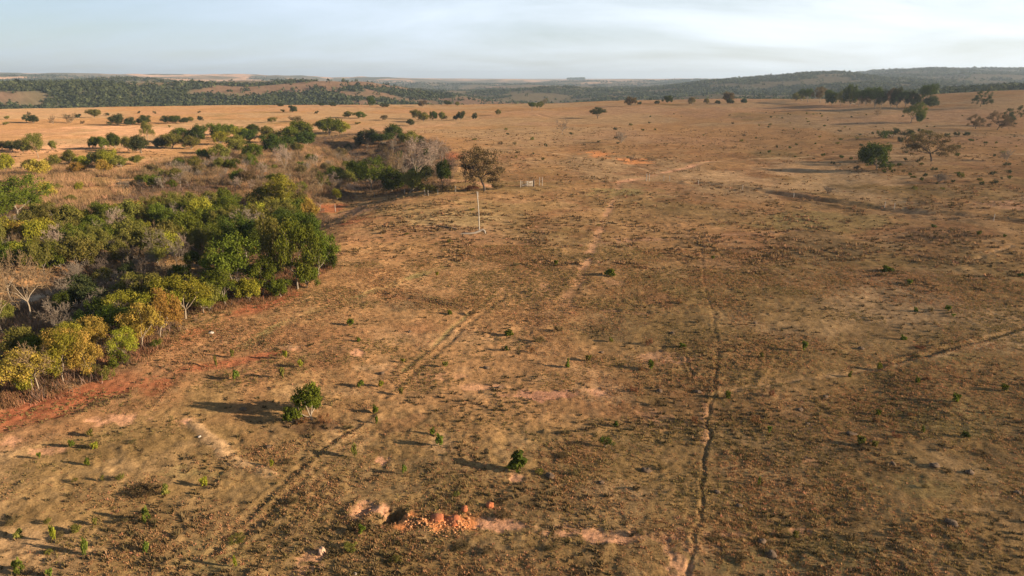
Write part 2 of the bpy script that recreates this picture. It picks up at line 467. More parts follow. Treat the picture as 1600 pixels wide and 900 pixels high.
def ground_mat():
    m, nt, out = new_mat('pasture_soil')
    at = nt.nodes.new('ShaderNodeAttribute'); at.attribute_name = 'Col'
    geo = nt.nodes.new('ShaderNodeNewGeometry')
    def noise(scale, det, rough=.6):
        n = nt.nodes.new('ShaderNodeTexNoise'); n.inputs['Scale'].default_value = scale; n.inputs['Detail'].default_value = det; n.inputs['Roughness'].default_value = rough
        nt.links.new(geo.outputs['Position'], n.inputs['Vector']); return n.outputs[0]
    a, b = noise(1.1, 6, .72), noise(7.0, 4, .75)
    f = math_node(nt, 'ADD', math_node(nt, 'MULTIPLY', math_node(nt, 'SUBTRACT', a, .5), 1.9), math_node(nt, 'MULTIPLY', math_node(nt, 'SUBTRACT', b, .5), 2.1))
    f = math_node(nt, 'MAXIMUM', math_node(nt, 'ADD', f, 1.0), .32)
    mul = nt.nodes.new('ShaderNodeVectorMath'); mul.operation = 'SCALE'
    nt.links.new(at.outputs['Color'], mul.inputs[0]); nt.links.new(f, mul.inputs['Scale'])
    bmp = nt.nodes.new('ShaderNodeBump'); bmp.inputs['Strength'].default_value = .8; bmp.inputs['Distance'].default_value = .12
    nt.links.new(math_node(nt, 'ADD', a, math_node(nt, 'MULTIPLY', b, .5)), bmp.inputs['Height'])
    d = nt.nodes.new('ShaderNodeBsdfDiffuse'); d.inputs['Roughness'].default_value = .6
    nt.links.new(mul.outputs[0], d.inputs[0]); nt.links.new(bmp.outputs[0], d.inputs['Normal'])
    nt.links.new(d.outputs[0], out.inputs[0])
    return m


def plain_mat(name, rgb, rough=.8):
    m, nt, out = new_mat(name)
    p = nt.nodes.new('ShaderNodeBsdfPrincipled'); p.inputs['Roughness'].default_value = rough
    tc = nt.nodes.new('ShaderNodeTexCoord'); no = nt.nodes.new('ShaderNodeTexNoise'); no.inputs['Scale'].default_value = 9; no.inputs['Detail'].default_value = 5
    nt.links.new(tc.outputs['Object'], no.inputs['Vector'])
    cr = nt.nodes.new('ShaderNodeValToRGB'); cr.color_ramp.elements[0].color = (*[c * .6 for c in rgb], 1); cr.color_ramp.elements[1].color = (*rgb, 1)
    cr.color_ramp.elements[0].position = .3; cr.color_ramp.elements[1].position = .65
    nt.links.new(no.outputs[0], cr.inputs[0]); nt.links.new(cr.outputs[0], p.inputs['Base Color']); nt.links.new(p.outputs[0], out.inputs[0])
    return m


LEAF = {
    'green': leaf_mat('leaf_green', (.105, .120, .016)), 'dark': leaf_mat('leaf_dark_green', (.060, .077, .013)), 'olive': leaf_mat('leaf_olive', (.155, .140, .030)),
    'yellow': leaf_mat('leaf_yellow', (.34, .225, .045), .3, .5, .05), 'lime': leaf_mat('leaf_lime', (.24, .22, .025)), 'brown': leaf_mat('leaf_brown', (.15, .105, .045)),
    'bright': leaf_mat('leaf_bright', (.125, .150, .024)), 'rust': leaf_mat('leaf_rust', (.22, .10, .045)), 'bush': leaf_mat('leaf_bush', (.058, .064, .022)),
}
BARK = {'grey': bark_mat('bark_grey', (.30, .24, .18)), 'dark': bark_mat('bark_dark', (.12, .09, .07)), 'pale': bark_mat('bark_pale', (.36, .275, .19), .6)}
TWIG = {'tan': bark_mat('twig_tan', (.25, .165, .09), .7), 'pink': bark_mat('twig_pink', (.37, .265, .195), .75), 'grey': bark_mat('twig_grey', (.24, .185, .135), .7), 'dark': bark_mat('twig_dark', (.13, .095, .07), .7)}


# ------------------------------------------------------------------ plants
def unit(v): return v / (np.linalg.norm(v) + 1e-9)


def grow(mb, rng, p, d, ln, r, lev, tips, st):
    """one branch and, from its length, its forks; st: style"""
    n = 3 if lev else 4
    pts, rad = [p], [r]
    for i in range(n):
        d = unit(d + rng.normal(0, st['bend'], 3) + np.array([0, 0, st['lift'][min(lev, len(st['lift']) - 1)]]))
        p = p + d * ln / n
        pts.append(p); rad.append(r * (1 - (1 - st['taper']) * (i + 1) / n))
    tgt = mb[0] if lev <= st['trunk_levels'] else mb[1]
    tgt.tube(pts, rad, 6 if lev == 0 else (4 if lev == 1 else 3), rng.uniform(.8, 1.15))
    if lev >= st['levels']:
        tips.append(p); tips.append(pts[-2]); return
    if lev >= 1: tips.append(p)
    k = st['kids'][min(lev, len(st['kids']) - 1)]
    a0 = rng.uniform(0, 6.28)
    for j in range(k):
        at = pts[-1] if (j < 2 or lev == 0 and not st.get('low')) else pts[rng.integers(1, n + 1)]
        ang = a0 + j * 2.4 + rng.normal(0, .25)
        tilt = st['tilt'][min(lev, len(st['tilt']) - 1)] * rng.uniform(.6, 1.25)
        s1 = unit(np.cross(d, [.3, .5, .8])); s2 = np.cross(d, s1)
        nd = unit(d * math.cos(tilt) + (s1 * math.cos(ang) + s2 * math.sin(ang)) * math.sin(tilt))
        grow(mb, rng, at, nd, ln * st['ratio'][min(lev, len(st['ratio']) - 1)] * rng.uniform(.75, 1.2), max(rad[-1] * (.85 if k < 3 else .68), st['rmin']), lev + 1, tips, st)


def leaves(mb, rng, centers, per, crad, size, squash=.8, droop=0.0, ct=None):
    n = len(centers) * per
    c = np.repeat(np.asarray(centers), per, 0)
    off = rng.normal(0, 1, (n, 3)); off /= np.linalg.norm(off, axis=1)[:, None]
    off *= (rng.uniform(0, 1, (n, 1)) ** .45) * crad
    off[:, 2] *= squash
    P = c + off
    nrm = off / (np.linalg.norm(off, axis=1)[:, None] + 1e-6) + rng.normal(0, .7, (n, 3)) + np.array([0, 0, .35])
    nrm /= np.linalg.norm(nrm, axis=1)[:, None]
    t = np.cross(nrm, rng.normal(0, 1, (n, 3))); t /= np.linalg.norm(t, axis=1)[:, None] + 1e-9
    t[:, 2] -= droop; b = np.cross(nrm, t)
    s = size * rng.uniform(.6, 1.35, (n, 1))
    V = np.stack([P - t * s, P + b * s * .55, P + t * s, P - b * s * .55], 1).reshape(-1, 3)
    tint = np.repeat(np.clip(np.repeat(rng.normal(1, .16, len(centers)) if ct is None else ct, per) * rng.normal(1, .14, n), .45, 1.7), 4)
    mb.add(V, np.arange(4 * n).reshape(-1, 4), tint)


STYLES = {
    # height, crown half width and the branching
    'green_tree': dict(h=8, trunk=.18, r=.17, levels=3, trunk_levels=3, kids=[5, 3, 3], tilt=[.75, .7, .7], ratio=[1.9, .55, .6], lift=[.1, .05, .03], bend=.12, taper=.7, rmin=.02, n_extra=46, per=52, crad=.80, leaf=0.133, rad=3.6, squash=.75),
    'yellow_tree': dict(h=7, trunk=.17, r=.11, levels=3, trunk_levels=3, kids=[5, 3, 3], tilt=[.65, .65, .7], ratio=[1.7, .6, .6], lift=[.1, .06, .02], bend=.17, taper=.7, rmin=.018, n_extra=34, per=46, crad=.66, leaf=0.101, rad=2.5, squash=.85),
    'spreading_tree': dict(h=7, trunk=.27, r=.19, levels=3, trunk_levels=3, kids=[6, 4, 3], tilt=[.95, .7, .6], ratio=[1.5, .6, .6], lift=[.08, -.02, 0], bend=.16, taper=.7, rmin=.022, n_extra=10, per=40, crad=.80, leaf=0.125, rad=5, squash=.45),
    'gnarled_tree': dict(h=4, trunk=.09, r=.13, levels=3, trunk_levels=3, kids=[7, 4, 3], tilt=[.95, .75, .6], ratio=[4.2, .55, .6], lift=[.05, .06, .06], bend=.26, taper=.75, rmin=.025, n_extra=5, per=48, crad=.42, leaf=0.117, rad=2, squash=.8),
    'bushy_tree': dict(h=5, trunk=.10, r=.12, levels=3, trunk_levels=3, kids=[6, 3, 3], tilt=[.85, .75, .7], ratio=[3.2, .5, .6], lift=[.1, .05, .02], bend=.12, taper=.75, rmin=.018, n_extra=44, per=46, crad=.62, leaf=0.109, rad=2.6, squash=.85),
    'shrub': dict(h=2, trunk=.12, r=.05, levels=2, trunk_levels=2, kids=[6, 3], tilt=[.9, .7], ratio=[3.6, .5], lift=[.05, .02], bend=.15, taper=.7, rmin=.01, n_extra=10, per=34, crad=.33, leaf=0.070, rad=1.2, squash=.8),
    'sapling': dict(h=1.6, trunk=.35, r=.025, levels=1, trunk_levels=1, kids=[6, 3], tilt=[.75, .6], ratio=[1.1, .6], lift=[.1, .1], bend=.13, taper=.6, rmin=.008, n_extra=3, per=26, crad=.26, leaf=.14, rad=.5, squash=1.0, low=True),
    'bare_tree': dict(h=7, trunk=.20, r=.10, levels=4, trunk_levels=1, kids=[5, 4, 5, 5], tilt=[.62, .6, .6, .65], ratio=[1.3, .62, .62, .62], lift=[.08, .06, .05, .03], bend=.17, taper=.6, rmin=.022, n_extra=0, per=0, crad=0, leaf=0, rad=3),
    'bare_shrub': dict(h=2.6, trunk=.10, r=.05, levels=3, trunk_levels=1, kids=[9, 6, 6], tilt=[.65, .55, .6], ratio=[4.2, .6, .6], lift=[.08, .08, .05], bend=.15, taper=.6, rmin=.020, n_extra=0, per=0, crad=0, leaf=0, rad=1.4),
}


def build_proto(kind, leaf, bark, seed, per_scale=1.0):
    st = STYLES[kind]; rng = np.random.default_rng(seed)
    mb = [MB(), MB()]; tips = []
    lean = unit(np.array([rng.normal(0, .12), rng.normal(0, .12), 1]))
    nst = 1
    base = np.array([0, 0, -.15])
    grow(mb, rng, base, lean, st['h'] * st['trunk'], st['r'], 0, tips, st)
    tips = np.array(tips)
    H = st['h']
    cb = MB()
    leafy = st['per'] > 0
    if leafy:
        tips = tips[tips[:, 2] > H * .15]
        mid = tips.mean(0); R = np.percentile(np.hypot(tips[:, 0] - mid[0], tips[:, 1] - mid[1]), 90)
        ctr = [tips]
        if st['n_extra']:
            e = rng.normal(0, 1, (st['n_extra'], 3)); e /= np.linalg.norm(e, axis=1)[:, None]
            e *= rng.uniform(.55, 1.0, (st['n_extra'], 1))
            zr = (tips[:, 2].max() - tips[:, 2].min()) / 2
            e = e * np.array([R * .9, R * .9, zr]) + np.array([mid[0], mid[1], tips[:, 2].min() + zr * 1.05])
            e = e[e[:, 2] > .12 * H]; ctr.append(e)
        ctr = np.concatenate(ctr)
        keep = rng.uniform(0, 1, len(ctr)) < .9
        leaves(cb, rng, ctr[keep], max(6, int(st['per'] * per_scale)), st['crad'], st['leaf'], st['squash'])
        tb = mb[0]
        if mb[1].n: tb = mb[0]
        parts = [('stem' if kind in ('shrub', 'sapling') else 'trunk', tb.mesh(kind + '_stem'), BARK[bark]), ('foliage' if kind in ('shrub', 'sapling') else 'crown', cb.mesh(kind + '_leaves'), LEAF[leaf])]
        allv = np.concatenate(cb.V)
    else:
        parts = [('trunk' if kind == 'bare_tree' else 'stem', mb[0].mesh(kind + '_stem'), BARK[bark]), ('branches', mb[1].mesh(kind + '_twigs'), TWIG[leaf])]
        allv = np.concatenate(mb[1].V)
    top = np.percentile(allv[:, 2], 99.5); wid = np.percentile(np.hypot(allv[:, 0], allv[:, 1]), 96) * 2
    for _, me, _m in parts:                      # real size first, scaled to the size asked for
        pass
    return dict(parts=parts, h=top, w=wid, made=False, kind=kind, root=None)


PROTO = {}


def proto(kind, leaf, bark):
    key = (kind, leaf, bark)
    if key not in PROTO:
        nv = {'bare_tree': 3, 'green_tree': 3, 'bushy_tree': 3}.get(kind, 3)
        PROTO[key] = [build_proto(kind, leaf, bark, 1000 + 37 * i + 7 * len(PROTO)) for i in range(nv)]
    return random.choice(PROTO[key])


def plant(kind, leaf, bark, x, y, z, h, w, rot=None, name=None):
    p = proto(kind, leaf, bark)
    nm = name or kind
    if p['root'] is None:
        r = empty(nm)
        for pn, me, mt in p['parts']:
            link(pn, me, mt, r)
        p['root'] = r
    else:
        r = p['root'].copy(); r.name = nm; COL.objects.link(r)
        for k in list(r.keys()): del r[k]
        for ch in p['root'].children:
            c = ch.copy(); COL.objects.link(c); c.parent = r
    r.location = (x, y, z)
    r.rotation_euler = (0, 0, random.uniform(0, 6.28) if rot is None else rot)
    sz = h / p['h']; sx = w / p['w']
    r.scale = (sx, sx, sz)
    return r


CAT = {'gnarled_tree': 'tree', 'green_tree': 'tree', 'yellow_tree': 'tree', 'spreading_tree': 'tree', 'bushy_tree': 'tree', 'bare_tree': 'tree', 'shrub': 'shrub', 'bare_shrub': 'shrub', 'sapling': 'sapling'}

ITEMS = []        # kind, leaf, bark, px, py, hpx, wpx, label or None, group, look


def it(kind, leaf, bark, px, py, h, w, label=None, group=None, look=None):
    ITEMS.append([kind, leaf, bark, px, py, h, w, label, group, look])



def Y(px, py, h, w, label=None): it('yellow_tree', 'yellow', 'pale', px, py, h * .86, w * 1.12, label, 'yellow trees along the thicket edge', 'yellow-leaved tree with pale trunk')
def LY(px, py, h, w, label=None): it('yellow_tree', 'lime', 'pale', px, py, h * .86, w * 1.12, label, 'yellow trees along the thicket edge', 'yellow-green tree with pale trunk')
def G(px, py, h, w, label=None, leaf='green', group='green trees of the thicket'): it('green_tree', leaf, 'grey', px, py, h, w, label, group, {'green': 'leafy green tree', 'dark': 'dark green tree', 'olive': 'olive green tree', 'lime': 'lime green tree', 'brown': 'brownish leafy tree'}[leaf])
def B(px, py, h, w, label=None, leaf='green', group='bushy trees of the thicket'): it('bushy_tree', leaf, 'grey', px, py, h, w, label, group, {'green': 'bushy green tree', 'dark': 'bushy dark green tree', 'olive': 'bushy olive tree', 'lime': 'bushy yellow-green tree', 'brown': 'bushy brownish tree', 'yellow': 'bushy yellowish tree', 'bush': 'bushy blackish tree'}[leaf])
def N(px, py, h, w, label=None, twig='tan', bark='pale', group='bare trees of the thicket'): it('bare_tree', twig, bark, px, py, h, w, label, group, {'tan': 'bare tan tree', 'pink': 'bare pinkish tree', 'grey': 'bare grey tree', 'dark': 'bare dark tree'}[twig])
def NS(px, py, h, w, label=None, twig='tan', group='leafless shrubs'): it('bare_shrub', twig, 'grey', px, py, h, w, label, group, {'tan': 'leafless tan shrub', 'pink': 'leafless pinkish shrub', 'grey': 'leafless grey shrub', 'dark': 'leafless dark shrub'}[twig])
def S(px, py, h, w, label=None, leaf='bush', group='shrubs on the pasture'): it('shrub', leaf, 'dark', px, py, h, w, label, group, {'bush': 'low dark shrub', 'dark': 'low dark green shrub', 'green': 'low green shrub', 'olive': 'low olive shrub', 'bright': 'low bright green shrub', 'brown': 'low brown shrub', 'rust': 'low rusty shrub', 'lime': 'low yellow-green shrub', 'yellow': 'low yellowish shrub'}[leaf])
def P(px, py, h, w, label=None, leaf='bright', group='saplings on the pasture'): it('sapling', leaf, 'dark', px, py, h * 1.0, w * 1.0, label, group, {'bright': 'bright green sapling', 'green': 'green sapling', 'dark': 'dark green sapling', 'lime': 'yellow-green sapling', 'olive': 'olive sapling'}[leaf])
def U(px, py, h, w, label=None, leaf='brown', bark='dark', group='flat-crowned trees on the pasture'): it('spreading_tree', leaf, bark, px, py, h, w, label, group, {'brown': 'brownish flat-crowned tree', 'dark': 'dark flat-crowned tree', 'olive': 'olive flat-crowned tree', 'green': 'green flat-crowned tree', 'bush': 'dark flat-crowned tree'}[leaf])

# --- front edge of the thicket, yellow trees
Y(52, 612, 78, 70, 'yellowish tree with bare grey limbs beside the red road at the picture edge')
N(62, 612, 80, 78, 'bare grey tree among yellow leaves beside the red road', 'tan', 'pale')
LY(100, 600, 92, 50); Y(148, 588, 84, 58, 'golden tree with forked pale trunk leaning over the red road')
Y(22, 604, 60, 56); Y(98, 575, 70, 60); LY(120, 560, 72, 60); LY(196, 560, 52, 40); NS(178, 560, 40, 36, None, 'pink')
Y(222, 545, 80, 66, 'tallest golden tree of the yellow-leaved row'); Y(205, 540, 60, 50); Y(250, 528, 88, 62, 'golden tree touching the yellow-green round tree')
LY(290, 498, 78, 76, 'large rounded yellow-green tree at the upper end of the yellow row'); LY(262, 500, 70, 60); B(330, 484, 44, 34, None, 'olive'); LY(318, 490, 42, 36)
S(186, 572, 26, 40, None, 'green'); S(166, 592, 20, 26, None, 'olive'); S(245, 545, 16, 20, None, 'green'); S(145, 590, 22, 26, None, 'olive'); S(35, 615, 40, 40, None, 'lime')
LY(205, 505, 60, 60); B(180, 520, 44, 60, None, 'green'); Y(155, 545, 60, 50); B(215, 470, 44, 60, None, 'olive'); B(240, 480, 50, 60, None, 'olive')
B(75, 560, 40, 60, None, 'green'); B(25, 560, 50, 60, None, 'olive')
# --- the big green block
G(372, 466, 96, 92, 'big green tree with many leaning stems, front left of the green block')
G(352, 478, 60, 60); G(412, 462, 62, 66); G(465, 452, 110, 92, 'broad green tree at the front right corner of the green block')
G(430, 450, 108, 80, None, 'olive'); G(498, 432, 74, 60); G(492, 410, 76, 66, 'dark green tree overhanging the open pasture, behind the corner tree', 'dark'); G(455, 405, 70, 70, None, 'dark'); G(420, 420, 70, 70, None, 'dark')
G(478, 380, 46, 60, None, 'green'); G(385, 405, 64, 80, None, 'dark'); G(395, 370, 50, 70, None, 'olive'); G(440, 372, 46, 60, None, 'dark')
B(335, 478, 36, 40, None, 'green'); B(390, 470, 34, 40, None, 'lime'); B(440, 462, 30, 40, None, 'green'); B(480, 450, 34, 40, None, 'green'); B(508, 420, 40, 36, None, 'dark')
it('green_tree', 'lime', 'grey', 441, 338, 62, 58, 'round lime-green tree rising above the darker trees', 'green trees of the thicket', None)
B(470, 335, 34, 30, None, 'olive'); B(420, 345, 34, 36, None, 'olive'); N(385, 380, 52, 70, 'bare grey tree with pale limbs standing among green crowns', 'grey', 'pale'); N(500, 330, 28, 30, None, 'tan'); B(455, 345, 26, 40, None, 'green'); B(485, 345, 34, 34, None, 'yellow')
# --- left edge
G(28, 342, 64, 96, 'big bright green tree on the left edge of the picture', 'green'); G(8, 352, 50, 70, None, 'green'); S(80, 330, 12, 20, None, 'olive')
N(45, 498, 96, 92, 'tall tan bare tree with a leaning white trunk'); N(20, 470, 80, 80, None, 'tan'); N(5, 520, 90, 60, None, 'tan'); N(95, 405, 42, 52, 'bare white-limbed tree between green crowns left of the shaded hollow', 'pink', 'pale')
B(10, 505, 36, 30, None, 'olive')
# --- middle of the thicket
R0 = np.random.default_rng(11)
def fill(poly, n, mind, fn):
    poly = np.array(poly, float); lo, hi = poly.min(0), poly.max(0); got = []
    for _ in range(6000):
        if len(got) >= n: break
        q = R0.uniform(lo, hi)
        if not inside(q[0:1], q[1:2], poly)[0]: continue
        if any(abs(q[0] - g[0]) < mind and abs(q[1] - g[1]) < mind * .45 for g in got): continue
        got.append(q); fn(q[0], q[1])
def scale_at(py): return F / (CAM_H / (math.sin(PITCH + math.atan((py - 450) / F))))       # pixels per metre
def f_mid(px, py):
    s = scale_at(py); r = R0.uniform(); k = R0.uniform(.8, 1.25)
    if r < .36: B(px, py, 4.6 * s * k, 5.2 * s * k, None, R0.choice(['green', 'olive', 'lime', 'green', 'olive']))
    elif r < .58: G(px, py, 4.9 * s * k, 5.6 * s * k, None, R0.choice(['green', 'olive', 'olive']))
    elif r < .74: N(px, py, 4.8 * s * k, 4.8 * s * k, None, R0.choice(['tan', 'grey', 'grey', 'pink']), R0.choice(['pale', 'grey']))
    elif r < .92: NS(px, py, 3.0 * s * k, 3.6 * s * k, None, R0.choice(['grey', 'tan', 'dark']))
    else: B(px, py, 3.8 * s * k, 4 * s * k, None, R0.choice(['lime', 'yellow', 'lime']))
fill([(0, 385), (0, 420), (70, 430), (300, 405), (345, 400), (420, 355), (440, 330), (330, 325), (180, 345), (60, 350)], 105, 16, f_mid)
fill([(330, 420), (345, 370), (430, 335), (480, 320), (480, 335), (400, 400)], 22, 14, f_mid)
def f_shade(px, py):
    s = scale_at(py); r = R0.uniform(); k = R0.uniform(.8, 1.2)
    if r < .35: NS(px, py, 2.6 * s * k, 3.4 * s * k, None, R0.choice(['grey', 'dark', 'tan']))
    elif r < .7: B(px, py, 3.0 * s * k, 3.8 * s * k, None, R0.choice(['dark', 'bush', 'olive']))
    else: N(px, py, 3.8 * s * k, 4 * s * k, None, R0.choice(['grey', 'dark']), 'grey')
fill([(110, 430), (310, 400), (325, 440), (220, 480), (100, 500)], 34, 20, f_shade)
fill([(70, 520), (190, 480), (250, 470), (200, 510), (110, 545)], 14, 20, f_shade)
# --- tan brush behind
def f_tan(px, py):
    s = scale_at(py); r = R0.uniform(); k = R0.uniform(.7, 1.3)
    if r < .50: NS(px, py, 3.3 * s * k, 4.4 * s * k, None, R0.choice(['tan', 'tan', 'tan', 'grey']))
    elif r < .64: N(px, py, 5.0 * s * k, 5.2 * s * k, None, R0.choice(['tan', 'tan', 'grey', 'pink']), R0.choice(['pale', 'grey']))
    elif r < .93: B(px, py, 3.4 * s * k, 4.6 * s * k, None, R0.choice(['olive', 'olive', 'green', 'green', 'brown']))
    else: S(px, py, 1.6 * s * k, 2.2 * s * k, None, R0.choice(['olive', 'brown']), 'shrubs of the thicket')
fill([(190, 300), (330, 292), (470, 312), (545, 300), (545, 262), (520, 240), (420, 235), (320, 250), (240, 270)], 190, 12, f_tan)
N(445, 272, 46, 40, 'pale bare tree standing clear of the tan brush', 'pink', 'pale')
# --- dark block left of the gate
def f_dark(px, py):
    s = scale_at(py); r = R0.uniform(); k = R0.uniform(.8, 1.2)
    if r < .40: B(px, py, 4.0 * s * k, 5 * s * k, None, R0.choice(['dark', 'bush', 'brown']))
    elif r < .6: NS(px, py, 3.2 * s * k, 4 * s * k, None, R0.choice(['dark', 'grey', 'tan']))
    else: N(px, py, 5.0 * s * k, 5 * s * k, None, R0.choice(['grey', 'tan', 'dark']), 'grey')
fill([(540, 285), (690, 285), (700, 240), (640, 215), (570, 215), (530, 240)], 50, 18, f_dark)
G(580, 298, 50, 66, 'low spreading green tree at the front of the dark block', 'green'); B(612, 300, 36, 44, None, 'dark'); B(640, 302, 34, 50, None, 'olive'); B(560, 285, 34, 44, None, 'dark')
N(650, 292, 74, 76, 'big pinkish bare tree with upright twigs', 'pink', 'pale'); N(626, 285, 50, 50, None, 'tan', 'pale'); N(672, 270, 56, 56, None, 'pink', 'pale')
N(558, 310, 26, 40, 'small white bare tree on the pasture edge, left of the green spreading tree', 'pink', 'pale'); it('bushy_tree', 'lime', 'pale', 527, 313, 18, 15, 'small yellow-green tree beside the small white bare tree', None, None)
it('green_tree', 'dark', 'dark', 692, 297, 46, 32, 'slim dark green tree standing between pinkish bare tree and gate tree', None, None)
it('spreading_tree', 'brown', 'dark', 757, 298, 66, 108, 'large thin-leaved tree with dark trunk beside the white gate', None, None)
it('bare_tree', 'dark', 'dark', 727, 294, 34, 26, 'thin dark tree just left of the large gate tree', None, None)
G(600, 232, 24, 50, None, 'dark'); G(620, 225, 30, 40, None, 'dark'); B(575, 228, 26, 36, None, 'bush'); B(640, 228, 22, 40, None, 'olive')
S(672, 302, 14, 26, None, 'olive', 'shrubs of the thicket'); S(700, 300, 12, 24, None, 'brown', 'shrubs of the thicket'); S(735, 298, 10, 30, None, 'rust', 'shrubs of the thicket'); S(776, 296, 10, 24, None, 'brown', 'shrubs of the thicket')
# --- bushes in line behind (left)
for a in [(288, 222, 22, 36, 'green'), (310, 222, 26, 34, 'dark'), (335, 218, 24, 32, 'green'), (300, 232, 20, 30, 'olive'), (345, 226, 20, 26, 'lime'), (270, 232, 24, 34, 'olive'), (255, 232, 18, 24, 'bush'), (222, 240, 28, 34, 'bush'), (180, 232, 24, 26, 'dark'), (163, 234, 20, 22, 'green'), (145, 232, 18, 20, 'green'),
          (200, 236, 22, 26, 'olive'), (390, 222, 20, 36, 'dark'), (425, 240, 30, 40, 'dark'), (450, 225, 26, 44, 'green'), (470, 215, 26, 40, 'green'), (452, 235, 22, 40, 'dark'), (515, 210, 26, 44, 'green'), (505, 204, 16, 26, 'olive'), (535, 208, 18, 28, 'lime'), (480, 228, 22, 36, 'dark'), (415, 215, 18, 28, 'olive'), (375, 216, 18, 28, 'lime'), (358, 212, 18, 26, 'green'), (395, 208, 14, 22, 'dark'), (370, 240, 28, 40, 'olive'), (400, 250, 26, 34, 'green'), (345, 252, 26, 34, 'olive')]:
    B(a[0], a[1], a[2], a[3], None, a[4], 'bushes in line across the left plain')
it('yellow_tree', 'olive', 'pale', 232, 220, 30, 26, 'thin pale-stemmed tree above the line of bushes', None, None)
for a in [(20, 236, 16, 24, 'bush'), (36, 238, 20, 22, 'bush'), (80, 234, 14, 16, 'olive'), (10, 270, 30, 26, 'lime'), (12, 262, 18, 14, 'bush'), (5, 235, 14, 20, 'brown')]: B(a[0], a[1], a[2], a[3], None, a[4], 'bushes on the left plain')
it('yellow_tree', 'olive', 'pale', 60, 246, 38, 36, 'yellowish tree in the clump on the left plain', None, None)
for a in [(62, 275, 26, 30, 'yellow'), (110, 256, 22, 26, 'olive'), (92, 262, 20, 30, 'olive'), (130, 262, 18, 24, 'lime'), (160, 258, 24, 30, 'olive'), (172, 262, 28, 30, 'lime'), (150, 256, 20, 22, 'bush'), (120, 272, 18, 24, 'yellow'), (165, 272, 22, 26, 'yellow'), (50, 265, 16, 26, 'olive'), (125, 298, 14, 14, 'lime'), (90, 300, 12, 16, 'olive'), (190, 262, 18, 30, 'olive'), (215, 258, 14, 22, 'olive'), (75, 310, 26, 24, 'yellow'), (110, 318, 14, 18, 'olive')]:
    B(a[0], a[1], a[2], a[3], None, a[4], 'bushes on the left plain')
# --- left plain, far
for a in [(185, 196, 18, 28, 'bush'), (204, 196, 13, 18, 'bush'), (227, 194, 14, 22, 'dark'), (262, 193, 12, 22, 'bush'), (275, 193, 12, 22, 'dark'), (287, 193, 9, 14, 'bush'), (300, 190, 8, 14, 'olive'), (312, 189, 8, 10, 'bush'), (52, 192, 12, 16, 'bush')]: B(a[0], a[1], a[2], a[3], None, a[4], 'dark bushes in a row on the far left plain')
it('spreading_tree', 'bush', 'dark', 42, 192, 13, 26, 'flat dark bush with its crown on the far left plain', None, None)
it('bushy_tree', 'olive', 'pale', 148, 184, 13, 18, 'pale green tree alone on the far left plain', None, None); NS(110, 192, 16, 26, None, 'tan'); B(122, 184, 6, 9, None, 'bush'); NS(84, 194, 14, 12, None, 'tan')
it('bushy_tree', 'bush', 'dark', 456, 176, 11, 18, 'lone dark round bush on the far plain rim', None, None); S(496, 178, 5, 9, None, 'bush'); S(462, 190, 9, 22, None, 'brown'); S(425, 192, 9, 16, None, 'olive')
for a in [(545, 184, 10, 16, 'olive'), (560, 185, 10, 24, 'green'), (602, 188, 8, 14, 'brown'), (650, 186, 14, 20, 'olive'), (662, 190, 14, 22, 'olive'), (676, 188, 14, 16, 'dark'), (690, 188, 13, 14, 'olive'), (720, 188, 14, 13, 'bush'), (742, 187, 11, 8, 'bush'), (712, 188, 8, 8, 'bush'), (778, 180, 9, 10, 'olive'), (640, 196, 10, 16, 'bush')]:
    B(a[0], a[1], a[2], a[3], None, a[4], 'bushes along the far track')
for a in [(578, 167, 16, 15, 'dark'), (600, 168, 7, 14, 'bush'), (700, 165, 8, 12, 'bush'), (716, 166, 7, 9, 'olive'), (660, 167, 10, 14, 'brown'), (502, 166, 5, 9, 'bush'), (520, 167, 7, 10, 'bush'), (438, 167, 6, 10, 'bush')]: B(a[0], a[1], a[2], a[3], None, a[4], 'trees on the rim of the plain')
fill([(0, 172), (560, 170), (560, 200), (300, 205), (0, 200)], 16, 18, lambda px, py: S(px, py, R0.uniform(3, 6), R0.uniform(5, 11), None, R0.choice(['bush', 'olive', 'brown']), 'low shrubs on the far left plain'))
# --- plain, centre
G(831, 173, 13, 17, 'left tree of the green pair on the plain rim', 'dark', 'trees on the plain rim'); G(843, 171, 12, 14, 'right tree of the green pair on the plain rim', 'green', 'trees on the plain rim')
U(852, 166, 12, 15, 'brown tree just behind the green pair on the plain rim', 'brown')
it('green_tree', 'bush', 'dark', 934, 185, 17, 26, 'small dark round tree alone with long shadow on the open plain', None, None)
N(879, 210, 25, 22, 'leafless small tree standing alone on the open plain', 'grey', 'grey', None)
it('bare_shrub', 'grey', 'grey', 970, 224, 20, 20, 'leaning grey-green shrub beside the small gully on the plain', None, None)
for a in [(986, 166, 14, 20, 'brown'), (1043, 162, 12, 16, 'dark'), (1082, 164, 12, 14, 'brown'), (1137, 162, 17, 22, 'brown'), (1162, 162, 8, 12, 'bush'), (1120, 163, 6, 11, 'bush'), (1027, 163, 6, 8, 'bush'), (1000, 164, 5, 8, 'bush'), (1103, 163, 9, 9, 'brown'), (1141, 163, 8, 12, 'bush')]:
    B(a[0], a[1], a[2], a[3], None, a[4], 'trees on the plain rim')
